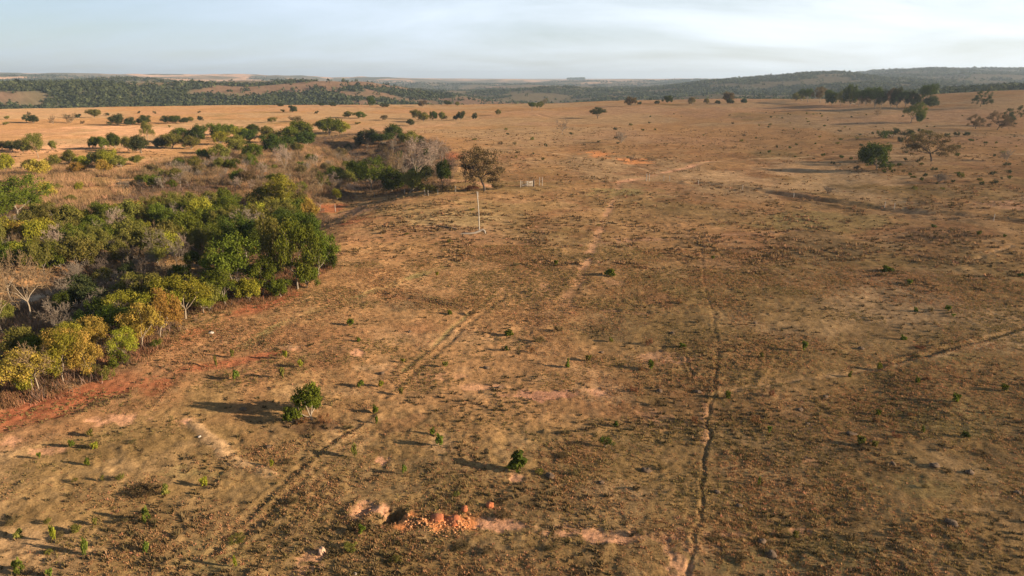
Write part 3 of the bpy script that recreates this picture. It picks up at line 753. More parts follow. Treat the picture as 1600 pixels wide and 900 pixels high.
# --- the grove at right
for i, a in enumerate([(1244, 158, 12, 18, 'olive'), (1262, 160, 22, 24, 'dark'), (1252, 158, 16, 18, 'olive'), (1281, 161, 22, 22, 'brown'), (1300, 165, 22, 22, 'dark'), (1313, 166, 26, 24, 'olive'), (1328, 166, 29, 26, 'dark'), (1342, 166, 26, 24, 'bush'), (1352, 165, 26, 22, 'brown'), (1367, 168, 28, 34, 'dark'), (1378, 167, 26, 20, 'bush'), (1392, 167, 30, 22, 'brown'), (1402, 168, 28, 22, 'bush'), (1414, 168, 26, 26, 'dark'), (1425, 168, 24, 24, 'bush'), (1290, 163, 20, 18, 'bush'), (1336, 164, 22, 20, 'brown')]):
    (G if i % 2 else B)(a[0], a[1], a[2] * (1.1 if i % 3 == 0 else .95), a[3] * (1.15 if i % 2 else 1), None, a[4] if a[4] != 'bush' or i % 2 == 0 else 'dark', 'trees of the dark grove')
G(1447, 167, 35, 32, 'tallest tree at the right end of the dark grove', 'dark', 'trees of the dark grove'); B(1453, 168, 18, 26, None, 'bush', 'trees of the dark grove')
NS(1370, 182, 14, 12, None, 'tan')
G(1423, 192, 31, 38, 'bright green tree standing in front of the dark grove', 'green', None); B(1436, 192, 14, 16, None, 'dark', 'trees of the dark grove')
B(1370, 265, 40, 54, 'lone round green tree casting a long shadow on the right pasture', 'dark', 'trees on the right pasture'); S(1386, 267, 13, 28, 'low bush at the foot of the lone round green tree', 'dark', None)
U(1455, 252, 44, 76, 'brown umbrella tree with black trunk right of the lone round tree', 'brown')
U(1524, 201, 22, 30, 'left of the leaning flat-crowned trees on the right slope', 'brown'); U(1558, 204, 28, 44, 'dark leaning flat-crowned tree on the right slope', 'brown'); U(1580, 196, 30, 34, 'tallest of the leaning flat-crowned trees near the right picture edge', 'bush')
U(1531, 167, 26, 32, 'small flat-crowned tree on the skyline right of the dark grove', 'bush')
NS(1574, 252, 18, 26, 'small leafless shrub beside the pale far road near the right picture edge', 'grey', None)
for a in [(1380, 218, 14, 22, 'dark'), (1394, 215, 15, 20, 'bush'), (1415, 216, 14, 26, 'bush'), (1407, 224, 10, 12, 'bush'), (1418, 225, 9, 10, 'brown'), (1437, 210, 9, 12, 'bush'), (1496, 214, 8, 12, 'bush'), (1512, 213, 7, 14, 'bush'), (1448, 212, 9, 16, 'olive'), (1480, 215, 7, 11, 'bush'), (1497, 234, 8, 9, 'bush'), (1425, 222, 14, 14, 'olive')]:
    S(a[0], a[1], a[2], a[3], None, a[4], 'shrubs behind the lone round tree')
def f_right(px, py):
    s = scale_at(py); k = R0.uniform(.5, 1.5)
    S(px, py, min(13, 1.1 * s * k), min(16, 1.6 * s * k * R0.uniform(.8, 1.4)), None, R0.choice(['bush', 'bush', 'brown', 'olive', 'dark']), 'low shrubs dotted over the right pasture')
fill([(1010, 180), (1230, 172), (1500, 172), (1600, 165), (1600, 300), (1420, 300), (1250, 250), (1100, 232), (1000, 214)], 130, 9, f_right)
fill([(1200, 178), (1300, 176), (1300, 200), (1190, 200)], 14, 7, f_right)
fill([(820, 190), (1000, 190), (1000, 250), (700, 260), (760, 200)], 22, 14, lambda px, py: S(px, py, R0.uniform(3, 6), R0.uniform(5, 9), None, R0.choice(['bush', 'brown', 'olive']), 'low shrubs on the central plain'))
NS(1292, 303, 12, 22, None, 'grey'); NS(1020, 252, 8, 16, None, 'tan'); NS(985, 252, 9, 22, None, 'dark'); NS(1465, 285, 14, 26, None, 'grey')
# --- near saplings and the small tree
it('gnarled_tree', 'green', 'pale', 487, 657, 56, 74, 'small leafy tree with pale twisted branches alone on the near pasture', None, None)
S(505, 660, 12, 26, 'rusty dead leaves heaped round the foot of the small leafy tree', 'rust', None); S(478, 662, 9, 26, 'rust-brown low litter bush on the left foot of the small leafy tree', 'rust', None)
it('sapling', 'dark', 'dark', 808, 735, 30, 28, 'dark green sapling with the longest shadow near the centre', 'saplings on the pasture', None)
it('shrub', 'dark', 'pale', 945, 699, 18, 28, 'ring-shaped grey and green shrub with pale stems', None, None)
for a in [(32, 838, 14, 18, 'olive'), (30, 898, 24, 28, 'bright'), (78, 902, 16, 12, 'bright'), (131, 868, 30, 14, 'bright'), (228, 818, 24, 22, 'bright'), (226, 864, 18, 14, 'bright'), (87, 848, 30, 10, 'lime'), (147, 820, 12, 10, 'olive'), (116, 832, 13, 18, 'olive'), (162, 751, 9, 8, 'olive'), (321, 760, 14, 14, 'lime'), (259, 772, 16, 18, 'olive'), (112, 700, 14, 10, 'bright'), (62, 718, 11, 8, 'bright'), (150, 702, 11, 12, 'lime'), (144, 681, 12, 12, 'olive'), (370, 888, 20, 8, 'lime'), (136, 726, 14, 8, 'green'),
          (556, 714, 22, 12, 'olive'), (587, 645, 14, 10, 'green'), (564, 605, 12, 12, 'bright'), (594, 604, 10, 12, 'lime'), (690, 697, 20, 18, 'bright'), (678, 680, 12, 12, 'green'), (629, 740, 14, 12, 'bright'), (626, 618, 12, 10, 'olive'), (424, 728, 12, 10, 'lime'), (440, 592, 18, 10, 'olive'), (447, 562, 16, 8, 'lime'), (365, 594, 16, 16, 'bright'), (338, 575, 22, 6, 'olive'), (362, 560, 14, 8, 'olive'), (471, 575, 12, 10, 'lime'),
          (565, 834, 15, 12, 'green'), (888, 573, 14, 12, 'green'), (1017, 578, 16, 14, 'green'), (1138, 624, 14, 12, 'green'), (1185, 758, 14, 8, 'bright'), (962, 666, 9, 9, 'bush'), (1202, 676, 12, 8, 'bright'), (1442, 678, 12, 10, 'bright'), (1506, 684, 10, 14, 'bush'), (1490, 630, 14, 16, 'green'), (1348, 697, 14, 18, 'olive'), (1241, 842, 12, 12, 'olive'), (1370, 648, 10, 12, 'green'), (1570, 612, 12, 16, 'green'), (1365, 700, 10, 14, 'olive'),
          (1255, 549, 16, 12, 'bright'), (1386, 424, 10, 18, 'green'), (1330, 588, 9, 10, 'green'), (1376, 577, 12, 12, 'lime'), (1428, 487, 8, 12, 'green'), (1478, 485, 8, 12, 'green'), (1408, 530, 8, 14, 'green'), (1420, 444, 8, 14, 'green'), (1490, 496, 5, 9, 'bright'), (1530, 367, 7, 12, 'green'), (1570, 371, 5, 8, 'green'), (1595, 432, 6, 12, 'bush'), (1458, 356, 6, 9, 'bright'), (1430, 598, 12, 10, 'green'), (1190, 560, 10, 10, 'olive'),
          (952, 432, 13, 18, 'green'), (796, 525, 10, 16, 'green'), (790, 548, 8, 8, 'bush'), (700, 492, 8, 14, 'green'), (955, 534, 8, 10, 'olive'), (545, 508, 10, 16, 'green'), (683, 432, 9, 6, 'lime'), (693, 574, 10, 12, 'olive'), (588, 660, 12, 8, 'green'), (558, 534, 8, 10, 'green'), (630, 566, 7, 8, 'lime'), (868, 414, 7, 10, 'green'), (1115, 405, 6, 8, 'green'), (1066, 544, 8, 12, 'green'), (918, 564, 9, 14, 'olive')]:
    P(a[0], a[1], a[2], a[3], None, a[4] if a[4] != 'bush' else 'dark')
fill([(620, 370), (1050, 300), (1600, 360), (1600, 720), (1140, 740), (760, 560)], 46, 30, lambda px, py: S(px, py, .55 * scale_at(py) * R0.uniform(.5, 1.3), 1.0 * scale_at(py) * R0.uniform(.6, 1.5), None, R0.choice(['brown', 'brown', 'rust', 'rust', 'brown']), 'low tufts on the pasture'))
fill([(0, 700), (380, 620), (760, 640), (1060, 720), (1600, 700), (1600, 880), (0, 880)], 40, 36, lambda px, py: S(px, py, .4 * scale_at(py) * R0.uniform(.5, 1.3), .9 * scale_at(py) * R0.uniform(.6, 1.5), None, R0.choice(['brown', 'brown', 'olive', 'brown']), 'low tufts on the pasture'))
fill([(540, 330), (1090, 310), (1060, 345), (560, 420)], 20, 20, lambda px, py: S(px, py, .5 * scale_at(py) * R0.uniform(.5, 1.3), 1.1 * scale_at(py) * R0.uniform(.6, 1.5), None, R0.choice(['brown', 'brown', 'olive']), 'low tufts on the pasture'))
S(230, 770, 10, 50, 'dead brown brush lying flat near the left pasture edge', 'brown', None)


# ------------------------------------------------------------------ landmarks for telling look-alikes apart
LAND = [
    ('the lone pale-branched tree', 487, 640), ('the orange clay pit', 665, 812), ('the standing white pole', 750, 350), ('the white gate', 824, 290),
    ('the pink bare strip', 860, 614), ('the pink pit strip', 960, 836), ('the straight cattle trail', 1108, 690), ('the ring-shaped dead shrub', 945, 690), ('the dark green sapling', 808, 725),
    ('the lone round tree', 1372, 245), ('the brown umbrella tree', 1453, 235), ('the dark grove', 1355, 155), ('the leaning trees', 1545, 190), ('the forked pale road', 1060, 265), ('the pale far road', 1520, 241),
    ('the big gate tree', 755, 270), ('the pinkish bare tree', 650, 255), ('the round lime-green tree', 440, 310), ('the red bank', 330, 305), ('the bright left-edge tree', 28, 310),
    ('the yellow-leaved row', 150, 540), ('the red dirt road', 150, 610), ('the pale streambed', 90, 455), ('the big green trees', 430, 400), ('the tall tan tree', 45, 450), ('the curved red track', 745, 184), ('the small lone tree', 934, 176), ('the green rim pair', 838, 164),
    ('the pale bare tree', 445, 250), ('the dark bush clump', 185, 190), ('the flat dark bush', 40, 188), ('the yellowish clump', 60, 228), ('the lone dark bush', 456, 170), ('the dark trail', 1500, 540), ('the dark grass patch', 1300, 400), ('the red terrace bank', 950, 487), ('the brown terrace scar', 640, 470), ('the diagonal rut', 450, 755), ('the bottom left edge', 200, 890), ('the roadside red patch', 330, 575), ('the orange erosion scars', 960, 246), ('the leafless small tree', 879, 198),
]
ORD = ['first', 'second', 'third', 'fourth', 'fifth', 'sixth', 'seventh', 'eighth', 'ninth', 'tenth', 'eleventh', 'twelfth']
NUM = ['zero', 'one', 'two', 'three', 'four', 'five', 'six', 'seven', 'eight', 'nine', 'ten', 'eleven', 'twelve']


def relation(px, py):
    best = None
    for nm, lx, ly in LAND:
        d = math.hypot((px - lx) * .8, (py - ly) * 1.5)
        if d > 5 and (best is None or d < best[0]):
            best = (d, nm, px - lx, (py - ly) * 1.8)
    d, nm, dx, dy = best
    rel = ('right of' if dx > 0 else 'left of') if abs(dx) > abs(dy) else ('in front of' if dy > 0 else 'behind')
    return rel + ' ' + nm


def place_all():
    a = np.array([(i[3], i[4]) for i in ITEMS], float)
    X, Y, T = pick(a[:, 0], a[:, 1])
    Z = ground(X, Y)[0]
    groups = {}
    for i, I in enumerate(ITEMS):
        kind, leaf, bark, px, py, hp, wp, label, group, look = I
        x, y, t = X[i], Y[i], T[i]
        dist = math.sqrt(x * x + y * y + CAM_H ** 2)
        low = math.atan2(CAM_H, math.hypot(x, y))
        w = wp / F * t
        h = hp / F * t / math.cos(low) ** .8
        o = plant(kind, leaf, bark, x, y, Z[i] - .02, h, w)
        o['category'] = CAT[kind]
        if group: o['group'] = group
        if label: o['label'] = label
        else: groups.setdefault((look, relation(px, py)), []).append((px, o, group, kind))
    for (look, rel), L in groups.items():
        L.sort(key=lambda q: q[0])
        n = len(L)
        for k, (px, o, group, kind) in enumerate(L):
            rel = rel.replace('right of the leaning trees', 'by the leaning trees')
            if n == 1: o['label'] = f'{look} {rel}'
            elif n == 2: o['label'] = f'{look} {rel}, ' + ('the left one' if k == 0 else 'the right one')
            elif n <= 12: o['label'] = f'{look} {rel}, {ORD[k]} from left of {NUM[n]}'
            else:
                o['label'] = f'{look} {rel}'; o['group'] = (group or look) + ' ' + rel


place_all()


# ------------------------------------------------------------------ ground sheet
def build_ground():
    az = np.radians(np.concatenate([np.arange(-180, -50, 6.5), np.arange(-50, 50.01, .135), np.arange(56.5, 180, 6.5)]))
    r = np.concatenate([[0.5, 4, 10, 18, 24], 28 * np.exp(np.arange(0, math.log(900 / 28), .0042)), 900 * np.exp(np.arange(0, math.log(16500 / 900) + .011, .011))])
    R, A = np.meshgrid(r, az, indexing='ij')
    x, y = R * np.sin(A), R * np.cos(A)
    z, c = ground(x, y)
    nr, na = R.shape
    V = np.stack([x, y, z], -1).reshape(-1, 3)
    i, j = np.meshgrid(np.arange(nr - 1), np.arange(na), indexing='ij')
    j2 = (j + 1) % na
    q = np.stack([i * na + j, (i + 1) * na + j, (i + 1) * na + j2, i * na + j2], -1).reshape(-1, 4)
    q = q[:, ::-1]
    me = mesh_from('ground', V, [q], c.reshape(-1, 3), True)
    o = link('ground', me, ground_mat())
    tag(o, 'dry tan pasture with red bare soil and cattle tracks', 'ground', None, 'structure')


build_ground()


def stuff(o, label, cat): tag(o, label, cat, None, 'stuff')


# ------------------------------------------------------------------ grass tufts
def build_grass(name, n, dmin, dmax, hmin, hmax, wid, blades, label, seed, mat, clump=0.0):
    rng = np.random.default_rng(seed)
    m = n * 3
    d = np.sqrt(rng.uniform(dmin ** 2, dmax ** 2, m)) if dmax < 130 else np.exp(rng.uniform(math.log(dmin), math.log(dmax), m))
    a = np.radians(rng.uniform(-47, 47, m))
    x, y = d * np.sin(a), d * np.cos(a)
    k = fbm(x, y, 5, 3, seed) + .6 * fbm(x, y, 20, 2, seed + 5)
    keep = rng.uniform(0, 1, m) < np.clip(.40 + k * 2.0 * clump, .03, 1)
    x, y, k = x[keep][:n], y[keep][:n], k[keep][:n]
    z, c = ground(x, y)
    bare = (c[:, 0] > .46) & (rng.uniform(0, 1, len(x)) < .85)      # little grows on bare clay
    x, y, z, k = x[~bare], y[~bare], z[~bare], k[~bare]
    n = len(x)
    h = rng.uniform(hmin, hmax, n) * rng.uniform(.6, 1.3, n) * np.clip(1 + k, .6, 1.6)
    th = rng.uniform(0, 6.28, (n, blades))
    rr = rng.uniform(.0, .5, (n, blades)) * wid
    bx = x[:, None] + rr * np.cos(th); by = y[:, None] + rr * np.sin(th)
    lx = np.cos(th) * h[:, None] * rng.uniform(.2, .8, (n, blades)); ly = np.sin(th) * h[:, None] * rng.uniform(.2, .8, (n, blades))
    w = wid * .22 * rng.uniform(.6, 1.3, (n, blades)); ph = th + 1.57 + rng.normal(0, .5, (n, blades))
    Z = np.repeat(z[:, None], blades, 1)
    p0 = np.stack([bx - w * np.cos(ph), by - w * np.sin(ph), Z - .04], -1)
    p1 = np.stack([bx + w * np.cos(ph), by + w * np.sin(ph), Z - .04], -1)
    p2 = np.stack([bx + lx, by + ly, Z + h[:, None] * rng.uniform(.6, 1.1, (n, blades))], -1)
    V = np.stack([p0, p1, p2], 2).reshape(-1, 3)
    t = np.repeat(np.clip(rng.normal(1, .25, n), .4, 1.7), blades * 3)
    o = link(name, mesh_from(name, V, [np.arange(len(V)).reshape(-1, 3)], t), mat)
    stuff(o, label, 'grass')


build_grass('dry_grass', 110000, 34, 125, .04, .12, .22, 6, 'short dry tan grass over the near pasture', 301, leaf_mat('grass_tan', (.35, .20, .085), .25, 0), .6)
build_grass('olive_grass', 52000, 34, 125, .05, .14, .25, 6, 'short olive grass in patches over the near pasture', 307, leaf_mat('grass_olive', (.235, .165, .062), .25, 0), 1.3)
build_grass('dark_grass_tufts', 5500, 34, 200, .10, .24, .36, 12, 'scattered darker grass tufts over the pasture', 311, leaf_mat('grass_dark', (.15, .105, .047), .15, 0), 1.6)
build_grass('far_grass_tufts', 12000, 110, 420, .15, .40, .9, 8, 'dry grass tufts over the middle pasture', 317, leaf_mat('grass_far', (.22, .14, .062), .2, 0), 1.2)


# ------------------------------------------------------------------ brush on the thicket floor
def build_brush(name, n, poly, h0, wid, blades, label, mat, seed):
    rng = np.random.default_rng(seed)
    P = np.asarray(poly); lo, hi = P.min(0), P.max(0)
    x = rng.uniform(lo[0], hi[0], n * 5); y = rng.uniform(lo[1], hi[1], n * 5)
    k = inside(x, y, P) & (fbm(x, y, 14, 3, seed) + rng.uniform(-.2, .2, n * 5) > -.05)
    x, y = x[k][:n], y[k][:n]; n = len(x)
    z, _ = ground(x, y)
    h = h0 * rng.uniform(.4, 1.4, n)
    th = rng.uniform(0, 6.28, (n, blades)); ln = rng.uniform(.1, .7, (n, blades)) * h[:, None]
    bx = x[:, None] + rng.normal(0, wid * .3, (n, blades)); by = y[:, None] + rng.normal(0, wid * .3, (n, blades))
    w = .035 * rng.uniform(.6, 1.6, (n, blades)); Z = np.repeat(z[:, None], blades, 1)
    ph = rng.uniform(0, 6.28, (n, blades))
    p0 = np.stack([bx - w * np.cos(ph), by - w * np.sin(ph), Z - .05], -1); p1 = np.stack([bx + w * np.cos(ph), by + w * np.sin(ph), Z - .05], -1)
    p2 = np.stack([bx + ln * np.cos(th), by + ln * np.sin(th), Z + h[:, None] * rng.uniform(.5, 1.1, (n, blades))], -1)
    V = np.stack([p0, p1, p2], 2).reshape(-1, 3)
    o = link(name, mesh_from(name, V, [np.arange(len(V)).reshape(-1, 3)], np.repeat(np.clip(rng.normal(1, .3, n), .4, 1.8), blades * 3)), mat)
    stuff(o, label, 'undergrowth')


build_brush('tan_undergrowth', 15000, pl([(0, 335), (200, 335), (470, 315), (545, 300), (545, 230), (420, 225), (250, 250), (0, 270)]), 1.6, 1.5, 18, 'tall dry tan stalks and brush behind the thicket', leaf_mat('brush_tan', (.36, .22, .105), .2, 0), 401)
build_brush('dark_undergrowth', 9000, THX, 1.2, 1.2, 12, 'tangled grey brown undergrowth on the thicket floor', leaf_mat('brush_brown', (.15, .105, .065), .2, 0), 407)
build_brush('edge_undergrowth', 2500, pl([(0, 640), (150, 610), (330, 500), (440, 465), (520, 420), (500, 400), (320, 470), (120, 580), (0, 600)]), .55, .8, 12, 'low rusty weeds along the thicket edge', leaf_mat('brush_rust', (.24, .13, .06), .2, 0), 411)


# ------------------------------------------------------------------ woods on the far hills
def build_woods():
    rng = np.random.default_rng(501)
    m = 190000
    d = np.exp(rng.uniform(math.log(880), math.log(5000), m)); a = np.radians(rng.uniform(-43, 43, m))
    x, y = d * np.sin(a), d * np.cos(a)
    cov = woods(x, y)
    keep = rng.uniform(0, 1, m) < np.maximum(cov * .62, .018 * (d < 2800))
    x, y, d = x[keep], y[keep], d[keep]
    n = len(x)
    z, _ = ground(x, y)
    rad = rng.uniform(2.2, 5.2, n) * (1 + .25 * sstep(2000, 4000, d)); h = rad * rng.uniform(1.1, 1.7, n)
    per = 14
    o = rng.normal(0, 1, (n, per, 3)); o /= np.linalg.norm(o, axis=2)[..., None]
    o[..., 2] = np.abs(o[..., 2]) * .9 + .1
    C = np.stack([x, y, z], -1)[:, None, :] + o * np.stack([rad, rad, h], -1)[:, None, :] * rng.uniform(.55, 1, (n, per, 1))
    nr = o + rng.normal(0, .5, (n, per, 3)); nr /= np.linalg.norm(nr, axis=2)[..., None]
    t = np.cross(nr, rng.normal(0, 1, (n, per, 3))); t /= np.linalg.norm(t, axis=2)[..., None] + 1e-9
    b = np.cross(nr, t); s = (rad * .42)[:, None, None] * rng.uniform(.6, 1.3, (n, per, 1))
    V = np.stack([C - t * s, C + b * s * .8, C + t * s, C - b * s * .8], 2).reshape(-1, 3)
    tint = np.repeat(np.clip(rng.normal(1, .28, n), .5, 1.9), per * 4)
    ob = link('far_woods', mesh_from('far_woods', V, [np.arange(len(V)).reshape(-1, 4)], tint), leaf_mat('far_leaves', (.058, .066, .028), .15, 0))
    stuff(ob, 'dark scrub woods covering the far valley and hills', 'woods')
    # eucalyptus plantation block on the horizon
    V = []; x0, y0, _ = pick([880], [128]); d0 = 7000
    ang = math.atan((891 - 800) / F / cp)
    rng = np.random.default_rng(5)
    n = 700
    lx = rng.uniform(-80, 80, n); ly = rng.uniform(-60, 60, n)
    px_, py_ = d0 * math.sin(ang) + lx, d0 * math.cos(ang) + ly
    zz, _ = ground(px_, py_)
    per = 8
    hh = rng.uniform(20, 27, n)
    o = rng.normal(0, 1, (n, per, 3)) * np.array([2.5, 2.5, 0]) + np.array([0, 0, 1]) * rng.uniform(.15, 1, (n, per, 1)) * hh[:, None, None]
    C = np.stack([px_, py_, zz], -1)[:, None, :] + o
    t = rng.normal(0, 1, (n, per, 3)); t /= np.linalg.norm(t, axis=2)[..., None]; b = np.cross(t, rng.normal(0, 1, (n, per, 3))); b /= np.linalg.norm(b, axis=2)[..., None]
    s = 4.5
    V = np.stack([C - t * s, C + b * s, C + t * s, C - b * s], 2).reshape(-1, 3)
    ob = link('plantation_woods', mesh_from('plantation_woods', V, [np.arange(len(V)).reshape(-1, 4)], np.ones(len(V))), LEAF['dark'])
    stuff(ob, 'dark rectangular block of plantation trees on the far horizon', 'woods')


build_woods()


# ------------------------------------------------------------------ gate, posts, pole, log, clay lumps
WHITE = plain_mat('weathered_white_paint', (.46, .41, .35)); POSTW = plain_mat('weathered_wood', (.36, .30, .24)); DARKW = plain_mat('dark_wood', (.10, .07, .05)); CLAY = plain_mat('orange_clay', (.52, .15, .05), .95); STONE = plain_mat('pale_stone', (.55, .45, .36), .9)


def at(px, py):
    x, y, t = pick([px], [py]); return float(x[0]), float(y[0]), float(t[0])


gx0, gy0, gt = at(815, 293); gx1, gy1, _ = at(832, 291)
g = empty('field_gate'); L = 3.2
g.location = (gx0, gy0, gz(gx0, gy0)); g.rotation_euler = (0, 0, math.radians(12))
tag(g, 'white wooden field gate with crossed rails in the fence line', 'gate')
H = 1.55
for xx in (0.08, L * .5, L - .08):
    b = MB(); b.box((xx, 0, H / 2 + .12), (.075, .05, H / 2)); link('upright', b.mesh('upright'), WHITE, g)
for zz in (.3, .72, 1.12, 1.55):
    b = MB(); b.box((L / 2, -.075, zz), (L / 2, .024, .05)); link('rail', b.mesh('rail'), WHITE, g)
b = MB(); b.tube([(.15, .08, .3), (L - .15, .08, 1.5)], [.055, .055], 4); link('brace', b.mesh('brace'), WHITE, g)
ca, sa = math.cos(math.radians(12)), math.sin(math.radians(12))


def post(px, py, h, r, mat, label, name='fence_post', lean=0.0, xy=None, group='fence posts'):
    x, y = xy if xy else at(px, py)[:2]
    b = MB(); rs = random.uniform(-.03, .03)
    b.tube([(0, 0, -.3), (rs, 0, h * .5), (lean + rs, rs, h)], [r, r * .95, r * .85], 7)
    o = link(name, b.mesh(name), mat); o.location = (x, y, gz(x, y)); o.rotation_euler = (0, 0, random.uniform(0, 6))
    tag(o, label, 'post', group)


ex, ey = gx0 + (L + .35) * ca, gy0 + (L + .35) * sa
post(0, 0, 2.0, .22, DARKW, 'thick dark gatepost at the right end of the white gate', 'gatepost', 0, (ex, ey), None)
post(0, 0, 1.9, .12, POSTW, 'pale gatepost at the left end of the white gate', 'gatepost', 0, (gx0 - .35 * ca, gy0 - .35 * sa), None)
FP = [(843, 290, 2.4, 'tall fence post just right of the dark gatepost'), (847, 290, 2.4, 'second tall fence post right of the dark gatepost'), (1010, 283, 2.2, 'pale fence post left of the pair by the forked road'), (1014, 283, 2.2, 'pale fence post right of the pair by the forked road'),
      (1037, 283, 1.6, 'short fence post just right of the forked road end'), (1046, 283, 1.6, 'second short fence post right of the forked road end'), (1091, 287, 1.8, 'white fence post where the fence meets the dark bank'), (1382, 324, 1.5, 'fence post on the pale slope below the lone round tree'), (1397, 326, 1.5, 'fence post on the pale slope, right of its twin'), (1552, 346, 1.5, 'fence post near the right end of the dark bank'), (1240, 308, 1.5, 'fence post midway along the dark bank'), (1160, 298, 1.5, 'fence post near the left start of the dark bank'),
      (712, 300, 1.7, 'pale fence post left of the large gate tree'), (524, 330, 2.0, 'white post on the red soil behind the green block'), (664, 306, 1.5, 'fence post below the pinkish bare tree'), (669, 306, 1.5, 'fence post close to its neighbour below the pinkish bare tree'), (632, 304, 1.5, 'fence post below the dark block'), (585, 308, 1.5, 'fence post in front of the spreading green tree'), (684, 304, 1.3, 'short pale post left of the slim dark tree'), (747, 308, 1.4, 'short post just above the white pole')]
for p in FP: post(p[0], p[1], p[2], .11 if p[2] > 1.7 else .09, POSTW, p[3])


# tall white pole and the pale log at its foot
x, y, t = at(749, 361)
b = MB(); b.tube([(0, 0, -.5), (-.04, 0, 2.5), (-.14, .02, 5.2), (-.38, .04, 8.1)], [.13, .12, .105, .09], 8)
o = link('wooden_pole', b.mesh('wooden_pole'), plain_mat('pale_pole_wood', (.47, .39, .30))); o.location = (x, y, gz(x, y)); tag(o, 'tall slender white wooden pole standing alone on the pasture', 'pole')
x, y, t = at(735, 366)
lg = MB(); s = t / F
P = [(-1.3, -.1, .1), (.3, 0, .14), (1.6, .3, .22), (2.5, .6, .55), (3.1, .7, .8), (3.5, .6, .45), (3.55, .5, .0)]
lg.tube(P, [.10, .17, .22, .24, .22, .2, .17], 7); lg.tube([(.6, .05, .15), (-.4, .6, .2), (-1.2, 1.0, .15)], [.12, .09, .05], 6)
o = link('fallen_log', lg.mesh('fallen_log'), plain_mat('bleached_wood', (.36, .29, .22))); o.location = (x - .6, y, gz(x, y)); tag(o, 'bleached bent log lying at the foot of the white pole', 'log')
x, y, t = at(698, 356)
lg = MB(); lg.tube([(-1.8, .9, .12), (0, 0, .16), (2.2, -1.6, .13)], [.13, .17, .14], 6); o = link('fallen_log', lg.mesh('fallen_log_dark'), DARKW); o.location = (x, y, gz(x, y)); tag(o, 'dark straight log lying left of the white pole', 'log')


def lump(name, px, py, rx, ry, rz_, mat, label, cat, group=None, rough=.35, seed=0, sink=.25):
    x, y, t = at(px, py)
    nu, nv = 18, 12
    th = np.linspace(0, 2 * math.pi, nu, endpoint=False); ph = np.linspace(0, math.pi, nv)
    T, Pp = np.meshgrid(th, ph, indexing='ij')
    d = np.stack([np.cos(T) * np.sin(Pp), np.sin(T) * np.sin(Pp), np.cos(Pp)], -1)
    k = 1 + rough * (vnoise(d[..., 0] * 2.1 + seed, d[..., 1] * 2.1 + d[..., 2] * 1.7, seed) + .6 * vnoise(d[..., 0] * 5 + seed, d[..., 1] * 5 + d[..., 2] * 4, seed + 3))
    k[:, 0] = k[:, 0].mean(); k[:, -1] = k[:, -1].mean()
    v = (d * k[..., None] * np.array([rx, ry, rz_])).reshape(-1, 3)
    i, j = np.meshgrid(np.arange(nu), np.arange(nv - 1), indexing='ij')
    q = np.stack([i * nv + j, i * nv + j + 1, ((i + 1) % nu) * nv + j + 1, ((i + 1) % nu) * nv + j], -1).reshape(-1, 4)
    o = link(name, mesh_from(name, v, [q], np.ones(len(v)), True), mat)
    o.location = (x, y, gz(x, y) + rz_ * (1 - sink) * .5); o.rotation_euler = (0, 0, seed)
    tag(o, label, cat, group)


lump('clay_mound', 683, 813, .60, .45, .15, CLAY, 'left red-orange clay mound in the clay pit', 'mound', 'clay mounds of the pit', .5, 2)
lump('clay_mound', 710, 816, .55, .42, .14, CLAY, 'right red-orange clay mound in the clay pit', 'mound', 'clay mounds of the pit', .5, 5)
lump('clay_mound', 726, 798, .40, .24, .10, CLAY, 'flat red-orange clay mound behind the two round mounds', 'mound', 'clay mounds of the pit', .5, 8)
lump('clay_mound', 766, 793, .30, .26, .22, CLAY, 'small orange clay mound right of and behind the pit', 'mound', 'clay mounds of the pit', .5, 9)
lump('clay_mound', 503, 863, .26, .22, .30, plain_mat('pale_clay', (.6, .36, .22), .95), 'pale pink clay mound near the bottom, left of the pit', 'mound', None, .5, 11)
cl = MB(); rc = np.random.default_rng(77)
qx = np.concatenate([rc.uniform(632, 735, 420), rc.uniform(545, 600, 26)]); qy = np.concatenate([rc.normal(820, 7, 420), rc.uniform(790, 812, 26)])
cx, cy, _ = pick(qx, qy); cz = ground(cx, cy)[0]
for a_, b_, c_ in zip(cx, cy, cz):
    s_ = .03 + .08 * rc.uniform() ** 3
    v = rc.normal(0, 1, (6, 3)) * .25 + np.array([(1, 0, 0), (-1, 0, 0), (0, 1, 0), (0, -1, 0), (0, 0, 1), (0, 0, -1)])
    cl.add(v * s_ * np.array([1.2, 1, .9]) + np.array([a_, b_, c_ + s_ * .4]), [(0, 2, 4), (2, 1, 4), (1, 3, 4), (3, 0, 4), (2, 0, 5), (1, 2, 5), (3, 1, 5), (0, 3, 5)], rc.uniform(.7, 1.2))
stuff(link('clay_rubble', cl.mesh('clay_rubble'), plain_mat('clay_clods', (.60, .27, .11), .95)), 'orange clay clods thrown up round the pit', 'rubble')
TERM = plain_mat('termite_earth', (.13, .078, .042), .95)
k = 0
for px, py in [(1250, 640), (1030, 612), (1090, 612), (1262, 662), (1395, 725), (1330, 680), (1190, 848), (1205, 867), (1155, 792), (1290, 620), (640, 518), (760, 575), (780, 605), (597, 585), (1240, 386), (1215, 392), (940, 550), (1120, 770), (1460, 730), (1515, 740), (1345, 545), (1590, 770), (420, 700), (860, 745), (1010, 735), (940, 755), (1485, 820), (380, 640), (1180, 505), (1050, 520)]:
    k += 1
    rr = random.uniform(.15, .30)
    rel = relation(px, py)
    lump('termite_mound', px, py, rr * 1.4, rr * 1.1, rr * .6, TERM, 'low dark earth mound ' + rel, 'mound', 'dark earth mounds on the pasture', .5, k)
mm = {}
for o in [o for o in bpy.data.objects if o.name.startswith('termite_mound')]: mm.setdefault(o['label'], []).append(o)
